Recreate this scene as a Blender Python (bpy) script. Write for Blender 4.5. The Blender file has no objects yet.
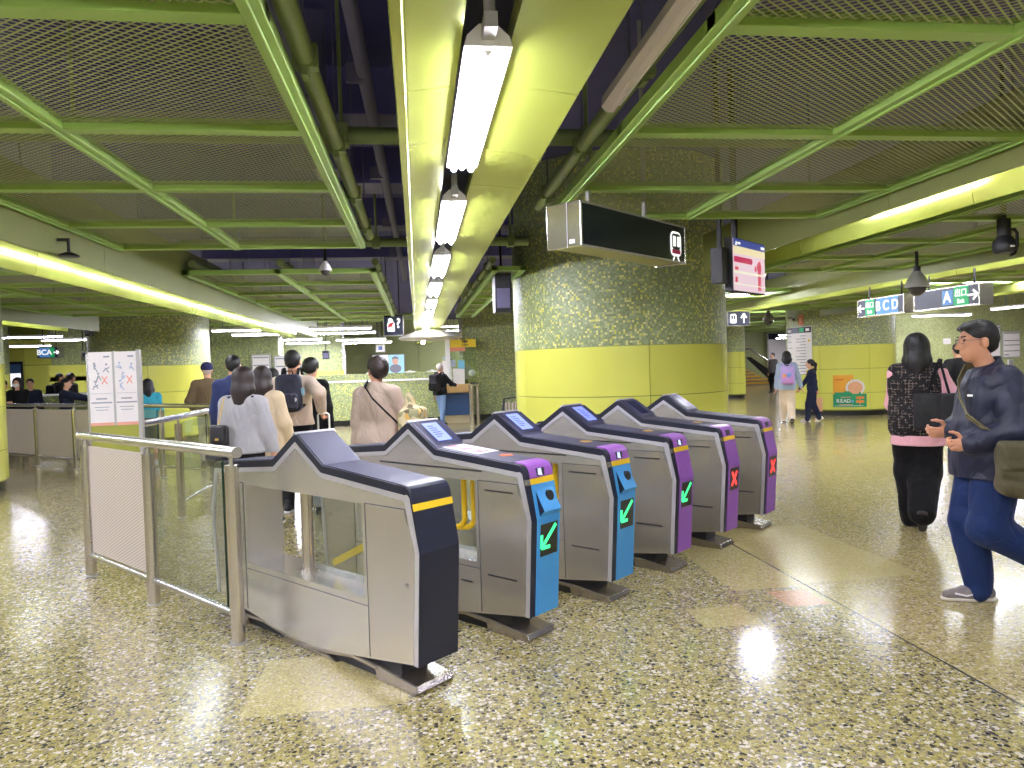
import bpy, math, random
import numpy as np
from mathutils import Vector, Matrix
random.seed(7); rng=np.random.RandomState(7)
SC=bpy.context.scene; COL=SC.collection
PI=math.pi
def R_(d): return math.radians(d)

# ------------------------------------------------------------------ camera model (measured from the photograph)
F=721.4; YAW,PITCH,ROLL=R_(7.446),R_(-1.466),R_(-1.82); H=1.55
def _rot(yaw,pitch,roll):
    f=np.array([np.sin(yaw)*np.cos(pitch),np.cos(yaw)*np.cos(pitch),np.sin(pitch)])
    r=np.array([np.cos(yaw),-np.sin(yaw),0.]); u=np.cross(r,f)
    return np.array([np.cos(roll)*r+np.sin(roll)*u,-np.sin(roll)*r+np.cos(roll)*u,f])
CM=_rot(YAW,PITCH,ROLL); EYE=np.array([0,0,H])
def ray(x,y): return CM.T@np.array([(x-512)/F,(384-y)/F,1.])
def at(x,y,z=0.):
    d=ray(x,y); return EYE+d*((z-H)/d[2])
def onY(x,y,Y):
    d=ray(x,y); return EYE+d*(Y/d[1])
GA=R_(41.29)
RV=np.array([math.cos(GA),math.sin(GA),0]); GV=np.array([-RV[1],RV[0],0])
def rg(s,g,z=0.): return RV*s+GV*g+np.array([0,0,z])

# ------------------------------------------------------------------ materials
def lin(c):
    o=[]
    for v in c[:3]:
        v=v/255.; o.append(v/12.92 if v<=.04045 else ((v+.055)/1.055)**2.4)
    return (*o,1.)
class NT:
    def __init__(s,name):
        s.m=bpy.data.materials.new(name); s.m.use_nodes=True; s.t=s.m.node_tree; s.n=s.t.nodes
        s.b=s.n['Principled BSDF']; s.out=s.n['Material Output']
    def node(s,k,**kw):
        n=s.n.new(k)
        for a,v in kw.items(): setattr(n,a,v)
        return n
    def link(s,a,b): s.t.links.new(a,b)
    def math(s,op,a,b=None,c=None):
        n=s.node('ShaderNodeMath',operation=op)
        for i,v in enumerate((a,b,c)):
            if v is None: continue
            if isinstance(v,(int,float)): n.inputs[i].default_value=v
            else: s.link(v,n.inputs[i])
        return n.outputs[0]
    def mix(s,f,a,b,mode='MIX'):
        n=s.node('ShaderNodeMix',data_type='RGBA',blend_type=mode)
        for i,v in ((0,f),(6,a),(7,b)):
            if isinstance(v,(int,float)): n.inputs[i].default_value=v
            elif isinstance(v,tuple): n.inputs[i].default_value=v
            else: s.link(v,n.inputs[i])
        return n.outputs[2]
    def ramp(s,f,stops,const=False):
        n=s.node('ShaderNodeValToRGB'); r=n.color_ramp
        if const: r.interpolation='CONSTANT'
        while len(r.elements)<len(stops): r.elements.new(.5)
        for e,(p,c) in zip(r.elements,stops): e.position=p; e.color=c
        s.link(f,n.inputs[0]); return n.outputs[0]
    def coord(s,k='Object'): return s.node('ShaderNodeTexCoord').outputs[k]
    def noise(s,vec,scale,detail=3,out=0):
        n=s.node('ShaderNodeTexNoise'); n.inputs['Scale'].default_value=scale; n.inputs['Detail'].default_value=detail
        if vec is not None: s.link(vec,n.inputs['Vector'])
        return n.outputs[out]
    def set(s,**kw):
        for k,v in kw.items():
            i=s.b.inputs[k.replace('_',' ')]
            if isinstance(v,(int,float,tuple)): i.default_value=v
            else: s.link(v,i)
        return s
    def bump(s,h,strength=.3,dist=.01):
        n=s.node('ShaderNodeBump'); n.inputs['Strength'].default_value=strength; n.inputs['Distance'].default_value=dist
        s.link(h,n.inputs['Height']); s.link(n.outputs[0],s.b.inputs['Normal'])
MC={}
def mat(name,rgb,rough=.5,metal=0.,var=.08,scale=8.,bump=0.,bscale=40.,spec=.5,coat=0.):
    if name in MC: return MC[name]
    t=NT(name); c=lin(rgb); co=t.coord()
    d=tuple(v*(1-var) for v in c[:3])+(1.,); e=tuple(min(1,v*(1+var)) for v in c[:3])+(1.,)
    t.set(Base_Color=t.mix(t.noise(co,scale),d,e),Roughness=rough,Metallic=metal,Specular_IOR_Level=spec,Coat_Weight=coat)
    if bump: t.bump(t.noise(co,bscale,4),bump,.01)
    MC[name]=t.m; return t.m
def emit(name,rgb,strength,base=None):
    if name in MC: return MC[name]
    t=NT(name); c=lin(rgb); t.set(Base_Color=lin(base) if base else c,Emission_Color=t.mix(t.noise(t.coord(),3.),c,tuple(min(1.,v*1.04) for v in c[:3])+(1.,)),Emission_Strength=strength,Roughness=.4)
    MC[name]=t.m; return t.m
def steel(name,rgb=(176,172,165),rough=.3,metal=.9,stretch=(2,2,160),lo=.95):
    if name in MC: return MC[name]
    t=NT(name); co=t.coord()
    mp=t.node('ShaderNodeMapping'); mp.inputs['Scale'].default_value=stretch; t.link(co,mp.inputs[0])
    n=t.noise(mp.outputs[0],3.,4); c=lin(rgb)
    t.set(Base_Color=t.mix(n,tuple(v*lo for v in c[:3])+(1.,),c),Metallic=metal,Roughness=t.math('ADD',t.math('MULTIPLY',n,.08),rough-.04))
    MC[name]=t.m; return t.m
# terrazzo floor
def floor_material():
    t=NT('terrazzo'); co=t.coord('Object')
    sep=t.node('ShaderNodeSeparateXYZ'); t.link(co,sep.inputs[0]); X,Y=sep.outputs[0],sep.outputs[1]
    def vor(scale,feature='F1'):
        v=t.node('ShaderNodeTexVoronoi',feature=feature); v.inputs['Scale'].default_value=scale
        wob=t.node('ShaderNodeVectorMath',operation='ADD'); sc=t.node('ShaderNodeVectorMath',operation='SCALE'); sc.inputs[3].default_value=.012
        nn=t.node('ShaderNodeTexNoise'); nn.inputs['Scale'].default_value=70.; t.link(co,nn.inputs['Vector'])
        t.link(nn.outputs[1],sc.inputs[0]); t.link(co,wob.inputs[0]); t.link(sc.outputs[0],wob.inputs[1])
        t.link(wob.outputs[0],v.inputs['Vector']); return v
    def pal(v,stops):
        s=t.node('ShaderNodeSeparateColor'); t.link(v.outputs['Color'],s.inputs[0]); return t.ramp(s.outputs[0],stops,True)
    v1=vor(43.); v2=vor(105.)
    ol,cr,bk,dk,mi,yl=(lin(c) for c in ((150,140,82),(206,196,182),(50,47,46),(98,90,70),(140,130,106),(172,160,98)))
    big=pal(v1,[(0,ol),(.29,cr),(.44,bk),(.54,dk),(.68,yl),(.86,mi)])
    small=pal(v2,[(0,yl),(.34,mi),(.55,ol),(.72,cr),(.84,dk),(.94,bk)])
    chip=t.math('LESS_THAN',v1.outputs['Distance'],.46)
    col=t.mix(chip,small,big)
    def box(x0,x1,y0,y1):
        a=t.math('LESS_THAN',t.math('ABSOLUTE',t.math('SUBTRACT',X,(x0+x1)/2)),(x1-x0)/2)
        b=t.math('LESS_THAN',t.math('ABSOLUTE',t.math('SUBTRACT',Y,(y0+y1)/2)),(y1-y0)/2)
        return t.math('MULTIPLY',a,b)
    fine=t.mix(.45,small,lin((204,190,126)))
    # re-laid tiles of finer stone, and one reddish tile
    for x0,x1,y0,y1 in ((1.60,1.95,3.95,4.28),(2.05,2.56,4.55,5.9),(2.56,3.45,4.6,6.2),(-.85,-.1,3.35,4.0),(2.5,2.56,4.1,4.6)):
        col=t.mix(box(x0,x1,y0,y1),col,fine)
    col=t.mix(box(2.24,2.5,4.18,4.48),col,t.mix(.55,small,lin((214,160,120))))
    # the warmer field to the right of the joint
    col=t.mix(t.math('MULTIPLY',t.math('GREATER_THAN',X,2.56),.32),col,lin((200,180,116)))
    # joints
    def joint(C,off,per,w):
        f=t.math('PINGPONG',t.math('SUBTRACT',C,off),per/2); return t.math('LESS_THAN',f,w)
    j=t.math('MAXIMUM',joint(X,2.56,1.347,.0022),joint(Y,3.1,1.347,.0018))
    col=t.mix(t.math('MULTIPLY',j,.45),col,lin((90,86,66)))
    j2=t.math('LESS_THAN',t.math('ABSOLUTE',t.math('SUBTRACT',X,2.56)),.007)
    col=t.mix(j2,col,lin((70,68,58)))
    ro=t.math('ADD',t.math('MULTIPLY',t.noise(co,2.2,4),.12),.11)
    t.set(Base_Color=col,Roughness=ro,Specular_IOR_Level=.75)
    t.bump(t.noise(co,60.,3),.04,.004)
    return t.m
def mosaic_material(name,stops,tile=.026,grout=(150,158,100)):
    t=NT(name); uv=t.coord('UV')
    sc=t.node('ShaderNodeVectorMath',operation='SCALE'); sc.inputs[3].default_value=1/tile; t.link(uv,sc.inputs[0])
    fl=t.node('ShaderNodeVectorMath',operation='FLOOR'); t.link(sc.outputs[0],fl.inputs[0])
    fr=t.node('ShaderNodeVectorMath',operation='FRACTION'); t.link(sc.outputs[0],fr.inputs[0])
    wn=t.node('ShaderNodeTexWhiteNoise',noise_dimensions='2D'); t.link(fl.outputs[0],wn.inputs['Vector'])
    big=t.noise(uv,.9,2)
    val=t.math('ADD',wn.outputs[0],t.math('MULTIPLY',t.math('SUBTRACT',big,.5),.22))
    col=t.ramp(val,stops,True)
    s=t.node('ShaderNodeSeparateXYZ'); t.link(fr.outputs[0],s.inputs[0])
    e=t.math('MAXIMUM',t.math('LESS_THAN',s.outputs[0],.1),t.math('LESS_THAN',s.outputs[1],.1))
    t.set(Base_Color=t.mix(e,col,lin(grout)),Roughness=.46)
    return t.m
def mesh_material():
    t=NT('expanded_mesh'); s=t.node('ShaderNodeSeparateXYZ'); t.link(t.coord('Object'),s.inputs[0])
    u=t.math('MULTIPLY',s.outputs[0],1/.046); v=t.math('MULTIPLY',s.outputs[1],1/.034)
    a=t.math('PINGPONG',t.math('ADD',u,v),.5); b=t.math('PINGPONG',t.math('SUBTRACT',u,v),.5)
    strand=t.math('LESS_THAN',t.math('MINIMUM',a,b),.148)
    tr=t.node('ShaderNodeBsdfTransparent'); mx=t.node('ShaderNodeMixShader')
    t.set(Base_Color=lin((150,158,108)),Roughness=.5)
    t.link(strand,mx.inputs[0]); t.link(tr.outputs[0],mx.inputs[1]); t.link(t.b.outputs[0],mx.inputs[2]); t.link(mx.outputs[0],t.out.inputs[0])
    return t.m
def hatch_material(name,rgb,dark,per=.011):
    t=NT(name); s=t.node('ShaderNodeSeparateXYZ'); t.link(t.coord('UV'),s.inputs[0])
    a=t.math('PINGPONG',t.math('ADD',s.outputs[1],t.math('MULTIPLY',s.outputs[0],-.42)),per)
    m=t.math('LESS_THAN',a,per*.36)
    t.set(Base_Color=t.mix(m,lin(rgb),lin(dark)),Metallic=.25,Roughness=.45); return t.m
def glass_material(name,rgb=(205,225,212),refl=.07):
    t=NT(name); g=t.node('ShaderNodeBsdfGlossy'); g.inputs['Roughness'].default_value=.03
    tr=t.node('ShaderNodeBsdfTransparent'); tr.inputs[0].default_value=lin(rgb)
    lw=t.node('ShaderNodeLayerWeight'); lw.inputs[0].default_value=.25
    mx=t.node('ShaderNodeMixShader'); t.link(t.math('MULTIPLY_ADD',lw.outputs[1],.25,refl),mx.inputs[0]); t.link(tr.outputs[0],mx.inputs[1]); t.link(g.outputs[0],mx.inputs[2]); t.link(mx.outputs[0],t.out.inputs[0])
    return t.m

# ------------------------------------------------------------------ mesh building
def vnorm(v): v=np.asarray(v,float); return v/max(1e-9,np.linalg.norm(v))
class MB:
    def __init__(s): s.v=[]; s.f=[]; s.m=[]
    def add(s,vs,fs,m=0):
        o=len(s.v); s.v+= [tuple(map(float,p)) for p in vs]; s.f+=[tuple(i+o for i in f) for f in fs]; s.m+=[m]*len(fs); return s
    def box(s,x0,x1,y0,y1,z0,z1,m=0):
        vs=[(x,y,z) for z in (z0,z1) for y in (y0,y1) for x in (x0,x1)]
        return s.add(vs,[(0,2,3,1),(4,5,7,6),(0,1,5,4),(2,6,7,3),(0,4,6,2),(1,3,7,5)],m)
    def obox(s,c,ax,ay,az,hx,hy,hz,m=0):
        c=np.array(c,float);ax,ay,az=map(vnorm,(ax,ay,az))
        vs=[c+ax*hx*i+ay*hy*j+az*hz*k for k in (-1,1) for j in (-1,1) for i in (-1,1)]
        return s.add(vs,[(0,2,3,1),(4,5,7,6),(0,1,5,4),(2,6,7,3),(0,4,6,2),(1,3,7,5)],m)
    def beam(s,a,b,w,h,m=0,up=(0,0,1)):
        a=np.array(a,float);b=np.array(b,float);d=vnorm(b-a); sd=np.cross(d,up)
        if np.linalg.norm(sd)<1e-5: sd=np.array([1.,0,0])
        sd=vnorm(sd); u=np.cross(sd,d); return s.obox((a+b)/2,sd,d,u,w/2,np.linalg.norm(b-a)/2,h/2,m)
    def tube(s,path,r,n=12,m=0,caps=True,closed=False):
        P=[np.array(p,float) for p in path]; k=len(P); rs=r if isinstance(r,(list,tuple)) else [r]*k
        T=[]
        for i in range(k):
            a=P[i-1] if (i>0 or closed) else P[i]; b=P[(i+1)%k] if (i<k-1 or closed) else P[i]; T.append(vnorm(b-a))
        ref=np.array([0,0,1.]) if abs(T[0][2])<.9 else np.array([1.,0,0]); nrm=vnorm(np.cross(T[0],ref)); vs=[];fs=[]
        for i in range(k):
            nrm=vnorm(nrm-T[i]*np.dot(nrm,T[i])); bi=np.cross(T[i],nrm)
            for j in range(n):
                a=2*PI*j/n; vs.append(P[i]+rs[i]*(math.cos(a)*nrm+math.sin(a)*bi))
        for i in range(k if closed else k-1):
            for j in range(n):
                a=i*n+j;b=i*n+(j+1)%n;c=((i+1)%k)*n+(j+1)%n;d=((i+1)%k)*n+j; fs.append((a,b,c,d))
        if caps and not closed: fs+= [tuple(range(n-1,-1,-1)),tuple(range((k-1)*n,k*n))]
        return s.add(vs,fs,m)
    def cyl(s,a,b,r,n=16,m=0,r2=None): return s.tube([a,b],[r,r if r2 is None else r2],n,m)
    def lathe(s,prof,n=24,c=(0,0,0),m=0,cap=True):
        vs=[];fs=[];k=len(prof)
        for r,z in prof:
            for j in range(n): a=2*PI*j/n; vs.append((c[0]+r*math.cos(a),c[1]+r*math.sin(a),c[2]+z))
        for i in range(k-1):
            for j in range(n): fs.append((i*n+j,i*n+(j+1)%n,(i+1)*n+(j+1)%n,(i+1)*n+j))
        if cap: fs+=[tuple(range(n-1,-1,-1)),tuple(range((k-1)*n,k*n))]
        return s.add(vs,fs,m)
    def prism(s,poly,a,b,axis='x',m=0):   # poly in the two other axes, extruded from a to b
        n=len(poly)
        f={'x':lambda p,t:(t,p[0],p[1]),'y':lambda p,t:(p[0],t,p[1]),'z':lambda p,t:(p[0],p[1],t)}[axis]
        vs=[f(p,a) for p in poly]+[f(p,b) for p in poly]
        fs=[tuple(range(n-1,-1,-1)),tuple(range(n,2*n))]+[(i,(i+1)%n,n+(i+1)%n,n+i) for i in range(n)]
        return s.add(vs,fs,m)
    def band(s,A,B,x0,x1,m=0):            # strip between two (y,z) paths, extruded in x
        k=len(A); vs=[]
        for x in (x0,x1):
            vs+=[(x,*p) for p in A]; vs+=[(x,*p) for p in B]
        fs=[];o=2*k
        for i in range(k-1):
            fs+=[(i,i+1,k+i+1,k+i),(o+i+1,o+i,o+k+i,o+k+i+1),(i+1,i,o+i,o+i+1),(k+i,k+i+1,o+k+i+1,o+k+i)]
        fs+=[(0,k,o+k,o),(k-1,o+k-1,o+2*k-1,2*k-1)]
        return s.add(vs,fs,m)
    def arc(s,r0,r1,a0,a1,z0,z1,n=10,m=0):
        vs=[];fs=[]
        for i in range(n+1):
            a=a0+(a1-a0)*i/n
            for r,z in ((r0,z0),(r1,z0),(r1,z1),(r0,z1)): vs.append((r*math.cos(a),r*math.sin(a),z))
        for i in range(n):
            for j in range(4): fs.append((i*4+j,(i+1)*4+j,(i+1)*4+(j+1)%4,i*4+(j+1)%4))
        fs+=[(0,1,2,3),(n*4+3,n*4+2,n*4+1,n*4)]
        return s.add(vs,fs,m)
    def ball(s,c,r,n=14,m=0):
        r=r if isinstance(r,(tuple,list)) else (r,r,r); k=n//2
        vs=[];fs=[]
        for i in range(k+1):
            t=PI*i/k
            for j in range(n): a=2*PI*j/n; vs.append((c[0]+r[0]*math.sin(t)*math.cos(a),c[1]+r[1]*math.sin(t)*math.sin(a),c[2]-r[2]*math.cos(t)))
        for i in range(k):
            for j in range(n): fs.append((i*n+j,i*n+(j+1)%n,(i+1)*n+(j+1)%n,(i+1)*n+j))
        return s.add(vs,fs,m)
    def mesh(s,name,mats,smooth=None,uv=None,round_r=0,fix=True):
        me=bpy.data.meshes.new(name); me.from_pydata(s.v,[],s.f)
        for m in (mats if isinstance(mats,(list,tuple)) else [mats]): me.materials.append(m)
        me.polygons.foreach_set('material_index',s.m)
        if fix:
            import bmesh
            b=bmesh.new(); b.from_mesh(me); bmesh.ops.remove_doubles(b,verts=b.verts,dist=1e-6); bmesh.ops.recalc_face_normals(b,faces=b.faces); b.to_mesh(me); b.free()
        if uv: metric_uv(me,round_r)
        if smooth: me.shade_smooth(); me.set_sharp_from_angle(angle=R_(smooth))
        me.update(); return me
    def build(s,name,mats,parent=None,smooth=None,uv=None,round_r=0,bevel=0,loc=None,rz=None,rot=None,fix=True):
        return link(name,s.mesh(name,mats,smooth,uv,round_r,fix),parent,bevel,loc,rz,rot)
def metric_uv(me,round_r=0):
    l=me.uv_layers.new(name='UVMap'); V=me.vertices
    for p in me.polygons:
        n=p.normal
        if round_r and abs(n.z)<.7:
            a0=math.atan2(p.center.y,p.center.x)
            for li in p.loop_indices:
                c=V[me.loops[li].vertex_index].co; a=math.atan2(c.y,c.x)
                a=a0+(a-a0+PI)%(2*PI)-PI; l.data[li].uv=(a*round_r,c.z)
        else:
            if abs(n.z)>.7: tx,ty=Vector((1,0,0)),Vector((0,1,0))
            else: tx=Vector((-n.y,n.x,0)).normalized(); ty=Vector((0,0,1))
            for li in p.loop_indices:
                c=V[me.loops[li].vertex_index].co; l.data[li].uv=(c.dot(tx),c.dot(ty))
def link(name,me,parent=None,bevel=0,loc=None,rz=None,rot=None):
    o=bpy.data.objects.new(name,me); COL.objects.link(o)
    if parent is not None: o.parent=parent
    if loc is not None: o.location=loc
    if rz is not None: o.rotation_euler=(0,0,rz)
    if rot is not None: o.rotation_euler=rot
    if bevel:
        b=o.modifiers.new('bevel','BEVEL'); b.width=bevel; b.segments=2; b.limit_method='ANGLE'; b.angle_limit=R_(40)
    return o
def tag(o,label=None,cat=None,group=None,kind=None):
    if label: o['label']=label
    if cat: o['category']=cat
    if group: o['group']=group
    if kind: o['kind']=kind
    return o
def thing(name,label,cat,loc=(0,0,0),rz=0.,group=None):
    o=bpy.data.objects.new(name,None); COL.objects.link(o); o.empty_display_size=.2
    o.location=loc; o.rotation_euler=(0,0,rz); return tag(o,label,cat,group)
def offset(path,d):   # offset an open (y,z) polyline to its right by d
    P=[np.array(p,float) for p in path]; out=[]
    for i in range(len(P)):
        ns=[]
        for a,b in ((i-1,i),(i,i+1)):
            if a<0 or b>=len(P): continue
            t=vnorm(P[b]-P[a]); ns.append(np.array([t[1],-t[0]]))
        n=vnorm(sum(ns)); out.append(tuple(P[i]+n*d/max(.3,np.dot(n,ns[0]))))
    return out
def offset_var(path,ds):
    full=[offset(path,d) for d in sorted(set(ds))]; key=sorted(set(ds)); return [full[key.index(d)][i] for i,d in enumerate(ds)]
def rounded(path,idx,r,n=4):
    out=[]
    for i,p in enumerate(path):
        if i in idx:
            p=np.array(p,float);a=vnorm(np.array(path[i-1])-p);b=vnorm(np.array(path[i+1])-p)
            p0,p2=p+a*r,p+b*r
            for k in range(n+1):
                t=k/n; out.append(tuple((1-t)**2*p0+2*t*(1-t)*p+t*t*p2))
        else: out.append(tuple(p))
    return out
def text_mesh(body,size,mat_,extrude=.001,align='CENTER'):
    cu=bpy.data.curves.new('lettering','FONT'); cu.body=body; cu.size=size; cu.extrude=extrude; cu.offset=size*.022; cu.align_x=align; cu.align_y='CENTER'
    o=bpy.data.objects.new('lettering',cu); COL.objects.link(o)
    bpy.context.view_layer.update()
    me=bpy.data.meshes.new_from_object(o.evaluated_get(bpy.context.evaluated_depsgraph_get()))
    bpy.data.objects.remove(o); me.materials.clear(); me.materials.append(mat_); return me
EXPOSURE=0.9
# ------------------------------------------------------------------ shared materials
M_FLOOR=floor_material()
_m=lambda *c:lin(c)
M_MOS=mosaic_material('green_mosaic',[(0,_m(128,142,98)),(.2,_m(144,156,112)),(.42,_m(156,166,124)),(.62,_m(136,148,104)),(.78,_m(206,204,96)),(.87,_m(182,188,138)),(.95,_m(224,220,136))])
M_MOSW=mosaic_material('wall_mosaic',[(0,_m(158,164,110)),(.3,_m(166,172,118)),(.6,_m(174,180,124)),(.85,_m(182,188,132))],.05,(150,156,100))
M_LIME=mat('lime_enamel',(224,224,104),.16,0,.03,2.,coat=.3)
M_LIMEJ=mat('panel_joint',(120,124,40),.6)
M_LIMEMET=mat('lime_metal',(204,216,104),.20,.62,.05,3.,bump=.06,bscale=2.2)
M_FRAME=mat('lime_frame',(148,180,88),.42,.1,.06,5.)
M_PIPE=mat('olive_pipe',(126,142,84),.45,.1,.08,5.)
M_FASCIA=mat('olive_fascia',(132,138,70),.4,.1,.06,2.)
M_MESH=mesh_material()
M_NAVYVOID=mat('void_navy',(84,80,132),.8,0,.2,2.)
M_DUCT=mat('duct_grey',(100,96,124),.6,.2,.2,3.)
M_BLACK=mat('black_plastic',(24,24,28),.45,0,.1)
M_SKIRT=mat('black_skirting',(26,26,24),.35,0,.15)
M_STEEL=steel('brushed_steel',(196,190,180),.28)
M_STEELV=mat('satin_post',(206,198,188),.22,.92,.02,1.5)
M_SATIN=mat('satin_silver',(206,203,200),.27,.92,.02,1.5)
M_WHITE=mat('white_enamel',(236,234,230),.4)
M_CREAM=mat('cream_plaster',(222,212,178),.6)
M_TUBE=emit('lamp_white',(234,234,255),76.)
M_TUBE2=emit('lamp_white_far',(234,234,255),54.)
M_TUBE3=emit('lamp_white_trough',(234,234,255),46.)
M_REFL=emit('lamp_reflector',(236,236,255),9.,(240,238,236))
M_GREY=mat('grey_metal',(176,174,168),.45,.3)

# ------------------------------------------------------------------ room shell
def struct(o): o['kind']='structure'; return o
struct(MB().box(-24,30,-8,44,-.1,0).build('floor',M_FLOOR,fix=True))
struct(MB().box(-24,30,-8,44,4.0,4.2).build('ceiling',M_NAVYVOID))
struct(MB().box(-24,-23.8,-8,44,0,4).build('wall_left',M_MOSW,uv=True))
struct(MB().box(29.8,30,-8,44,0,4).build('wall_right',M_MOSW,uv=True))
struct(MB().box(-24,30,-8.2,-8,0,4).build('wall_front',M_MOSW,uv=True))
struct(MB().box(-24,30,43.8,44,0,4).build('wall_back',M_MOSW,uv=True))

# ------------------------------------------------------------------ columns
def column(px0,px1,D,name_label,ztop=3.995,zl=1.81,seg=7,phase=0.,cat='column',lime=True,loc=None,Rr=None):
    if loc is None:
        az=[math.atan2(*ray(p,372)[:2]) for p in (px0,px1)]; ac=(az[0]+az[1])/2; dist=D/math.cos(ac-YAW); Rr=dist*math.sin((az[1]-az[0])/2); loc=(dist*math.sin(ac),dist*math.cos(ac),0)
    t=thing('column',name_label,cat,loc)
    prof=[(Rr-.02,.0),(Rr-.02,ztop)]
    MB().lathe([(Rr-.03,.12),(Rr-.03,zl)],72).build('core',M_LIMEJ,t,smooth=50)
    MB().lathe([(Rr,zl),(Rr,ztop)],96).build('mosaic_shaft',M_MOS,t,smooth=50,uv=True,round_r=Rr)
    MB().lathe([(Rr-.05,0),(Rr-.05,.15)],72).build('skirting',M_SKIRT,t,smooth=50)
    h=(zl-.15)/2.7; zs=[.15,zl-2*h,zl-h,zl]
    for k in range(3):
        for j in range(seg):
            g=.004/Rr; a0=phase+2*PI*j/seg+g; a1=phase+2*PI*(j+1)/seg-g
            MB().arc(Rr-.03,Rr+.004,a0,a1,zs[k]+.004,zs[k+1]-.004,14).build('cladding_panel',M_LIME,t,smooth=40)
    return t,loc,Rr
BIGC=column(515.5,727.5,9.7,'broad round mosaic column with lime panels right behind the ticket gates',phase=R_(-91.5),zl=1.74,seg=5)
RC=column(787,896,19.6,'round mosaic column behind the two girls, carrying the directory board and green poster',phase=.2)
LC=column(88,211,17.6,'round mosaic column with lime panels behind the man in the cap',phase=.5)
FC=column(723,745.5,28.5,'slim distant column seen just right of the broad column, left of the stairs',phase=.3)
NLC=column(-380,4.5,9.6,'lime-panelled column cut off by the left edge of the picture',phase=.25)
FLC=column(-22,10,26,'pale distant column at the far left behind the people in dark clothes',phase=.25)

# ------------------------------------------------------------------ ceiling rafts
def raft(xs,ys,label,pipe_side=None,z=2.67,holes=()):
    x0,x1,y0,y1=xs[0],xs[-1],ys[0],ys[-1]; cx,cy=(x0+x1)/2,(y0+y1)/2
    t=thing('ceiling_raft',label,'ceiling panel',(cx,cy,z),0,'expanded mesh ceiling rafts')
    fr=MB(); w=.038
    for x in xs: fr.box(x-cx-w,x-cx+w,y0-cy-w,y1-cy+w,0,.055)
    for y in ys: fr.box(x0-cx-w,x1-cx+w,y-cy-w,y-cy+w,.001,.056)
    for x in xs: fr.box(x-cx-.006,x-cx+.006,y0-cy,y1-cy,-.012,0)
    fr.build('frame',M_FRAME,t,bevel=.004,fix=False)
    for a,b in zip(xs[:-1],xs[1:]):
        for c,d in zip(ys[:-1],ys[1:]):
            MB().add([(a-cx+w,c-cy+w,.03),(b-cx-w,c-cy+w,.03),(b-cx-w,d-cy-w,.03),(a-cx+w,d-cy-w,.03)],[(0,1,2,3)]).build('mesh_panel',M_MESH,t)
    if pipe_side:
        for px in pipe_side:
            MB().cyl((px-cx,y0-cy,.13),(px-cx,y1-cy+.12,.13),.042,14).build('support_pipe',M_PIPE,t,smooth=40)
            y=y0+.6
            while y<y1+.1:
                m=MB().box(px-cx-.05,px-cx+.05,y-cy-.025,y-cy+.025,.085,.18).box(px-cx-.012,px-cx+.012,y-cy-.035,y-cy+.035,.05,.21)
                m.build('clamp',M_PIPE,t); MB().cyl((px-cx,y-cy,.19),(px-cx,y-cy,4.0-z),.004,6).build('hanger',M_DUCT,t); y+=1.12
    return t
Y1=[-2.1,-.98,.14,1.26,2.4,3.52,4.63,5.74,6.75]
raft([-2.54,-1.57,-.47],Y1,'near mesh ceiling raft left of the lamp channel',(-.40,))
raft([1.07,2.18,3.27],[-2.1,-.98,.14,1.26,2.37,3.5,4.64,5.52],'near mesh ceiling raft right of the lamp channel',(.99,))
Y2=[8.5+1.12*i for i in range(8)]
raft([-2.52,-1.53,-.47],Y2,'second mesh ceiling raft left of the lamp channel, beyond the cross pipe',(-2.46,-1.5,-.44))
raft([.95,1.28],Y2,'narrow mesh ceiling raft squeezed between the lamp channel and the broad column',(.93,))
raft([-6.1,-5.0,-3.9],[6.0+1.12*i for i in range(8)],'mesh ceiling raft beyond the left lamp trough')
raft([-9.6,-8.5,-7.4],[7.0+1.12*i for i in range(9)],'mesh ceiling raft at the far left beyond two lamp troughs')
raft([4.45,5.4,6.35],[1.2+1.12*i for i in range(8)],'mesh ceiling raft right of the near right lamp trough')
raft([4.5,5.4,6.35],[11.6+1.12*i for i in range(5)],'mesh ceiling raft in front of the column with the directory board')
raft([7.7,8.8,9.9],[4.0+1.12*i for i in range(12)],'mesh ceiling raft at the far right beyond the exit signs')
raft([3.45,4.35],[11.4+1.12*i for i in range(14)],'narrow mesh ceiling raft leading back towards the stairs')

# ------------------------------------------------------------------ central lamp channel
ch=thing('lamp_channel','long lime metal ceiling channel holding the central row of lamps','ceiling channel',(0,0,2.65))
YA,YB=-2.5,34.
def extr(path,th,name,m,par,ya=YA,yb=YB,smooth=25):
    up=offset(path,th); poly=list(path)+list(reversed(up)); return MB().prism(poly,ya,yb,'y').build(name,m,par,smooth=smooth)
ys=[YA]; y=-.2
while y<YB: ys.append(y); y+=1.55
ys.append(YB)
for a,b in zip(ys[:-1],ys[1:]):
    extr([(.185,.10),(.185,.022),(.02,.0),(-.0,.0)],-.004,'left_plate',M_LIMEMET,ch,a+.002,b-.002)
    extr([(.70,.05),(.685,-.005),(.62,.004),(.50,.016),(.365,.022),(.365,.10)],-.004,'right_plate',M_LIMEMET,ch,a+.002,b-.002)
MB().prism([(0,.0),(-.012,-.008),(-.045,-.006),(-.05,.0),(-.05,.09),(-.04,.09),(-.04,.006),(-.0,.004)],YA,YB,'y').build('left_lip',M_LIMEMET,ch,smooth=30)
MB().box(.15,.40,YA,YB,.16,.18).build('slot_back',M_DUCT,ch)
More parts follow.
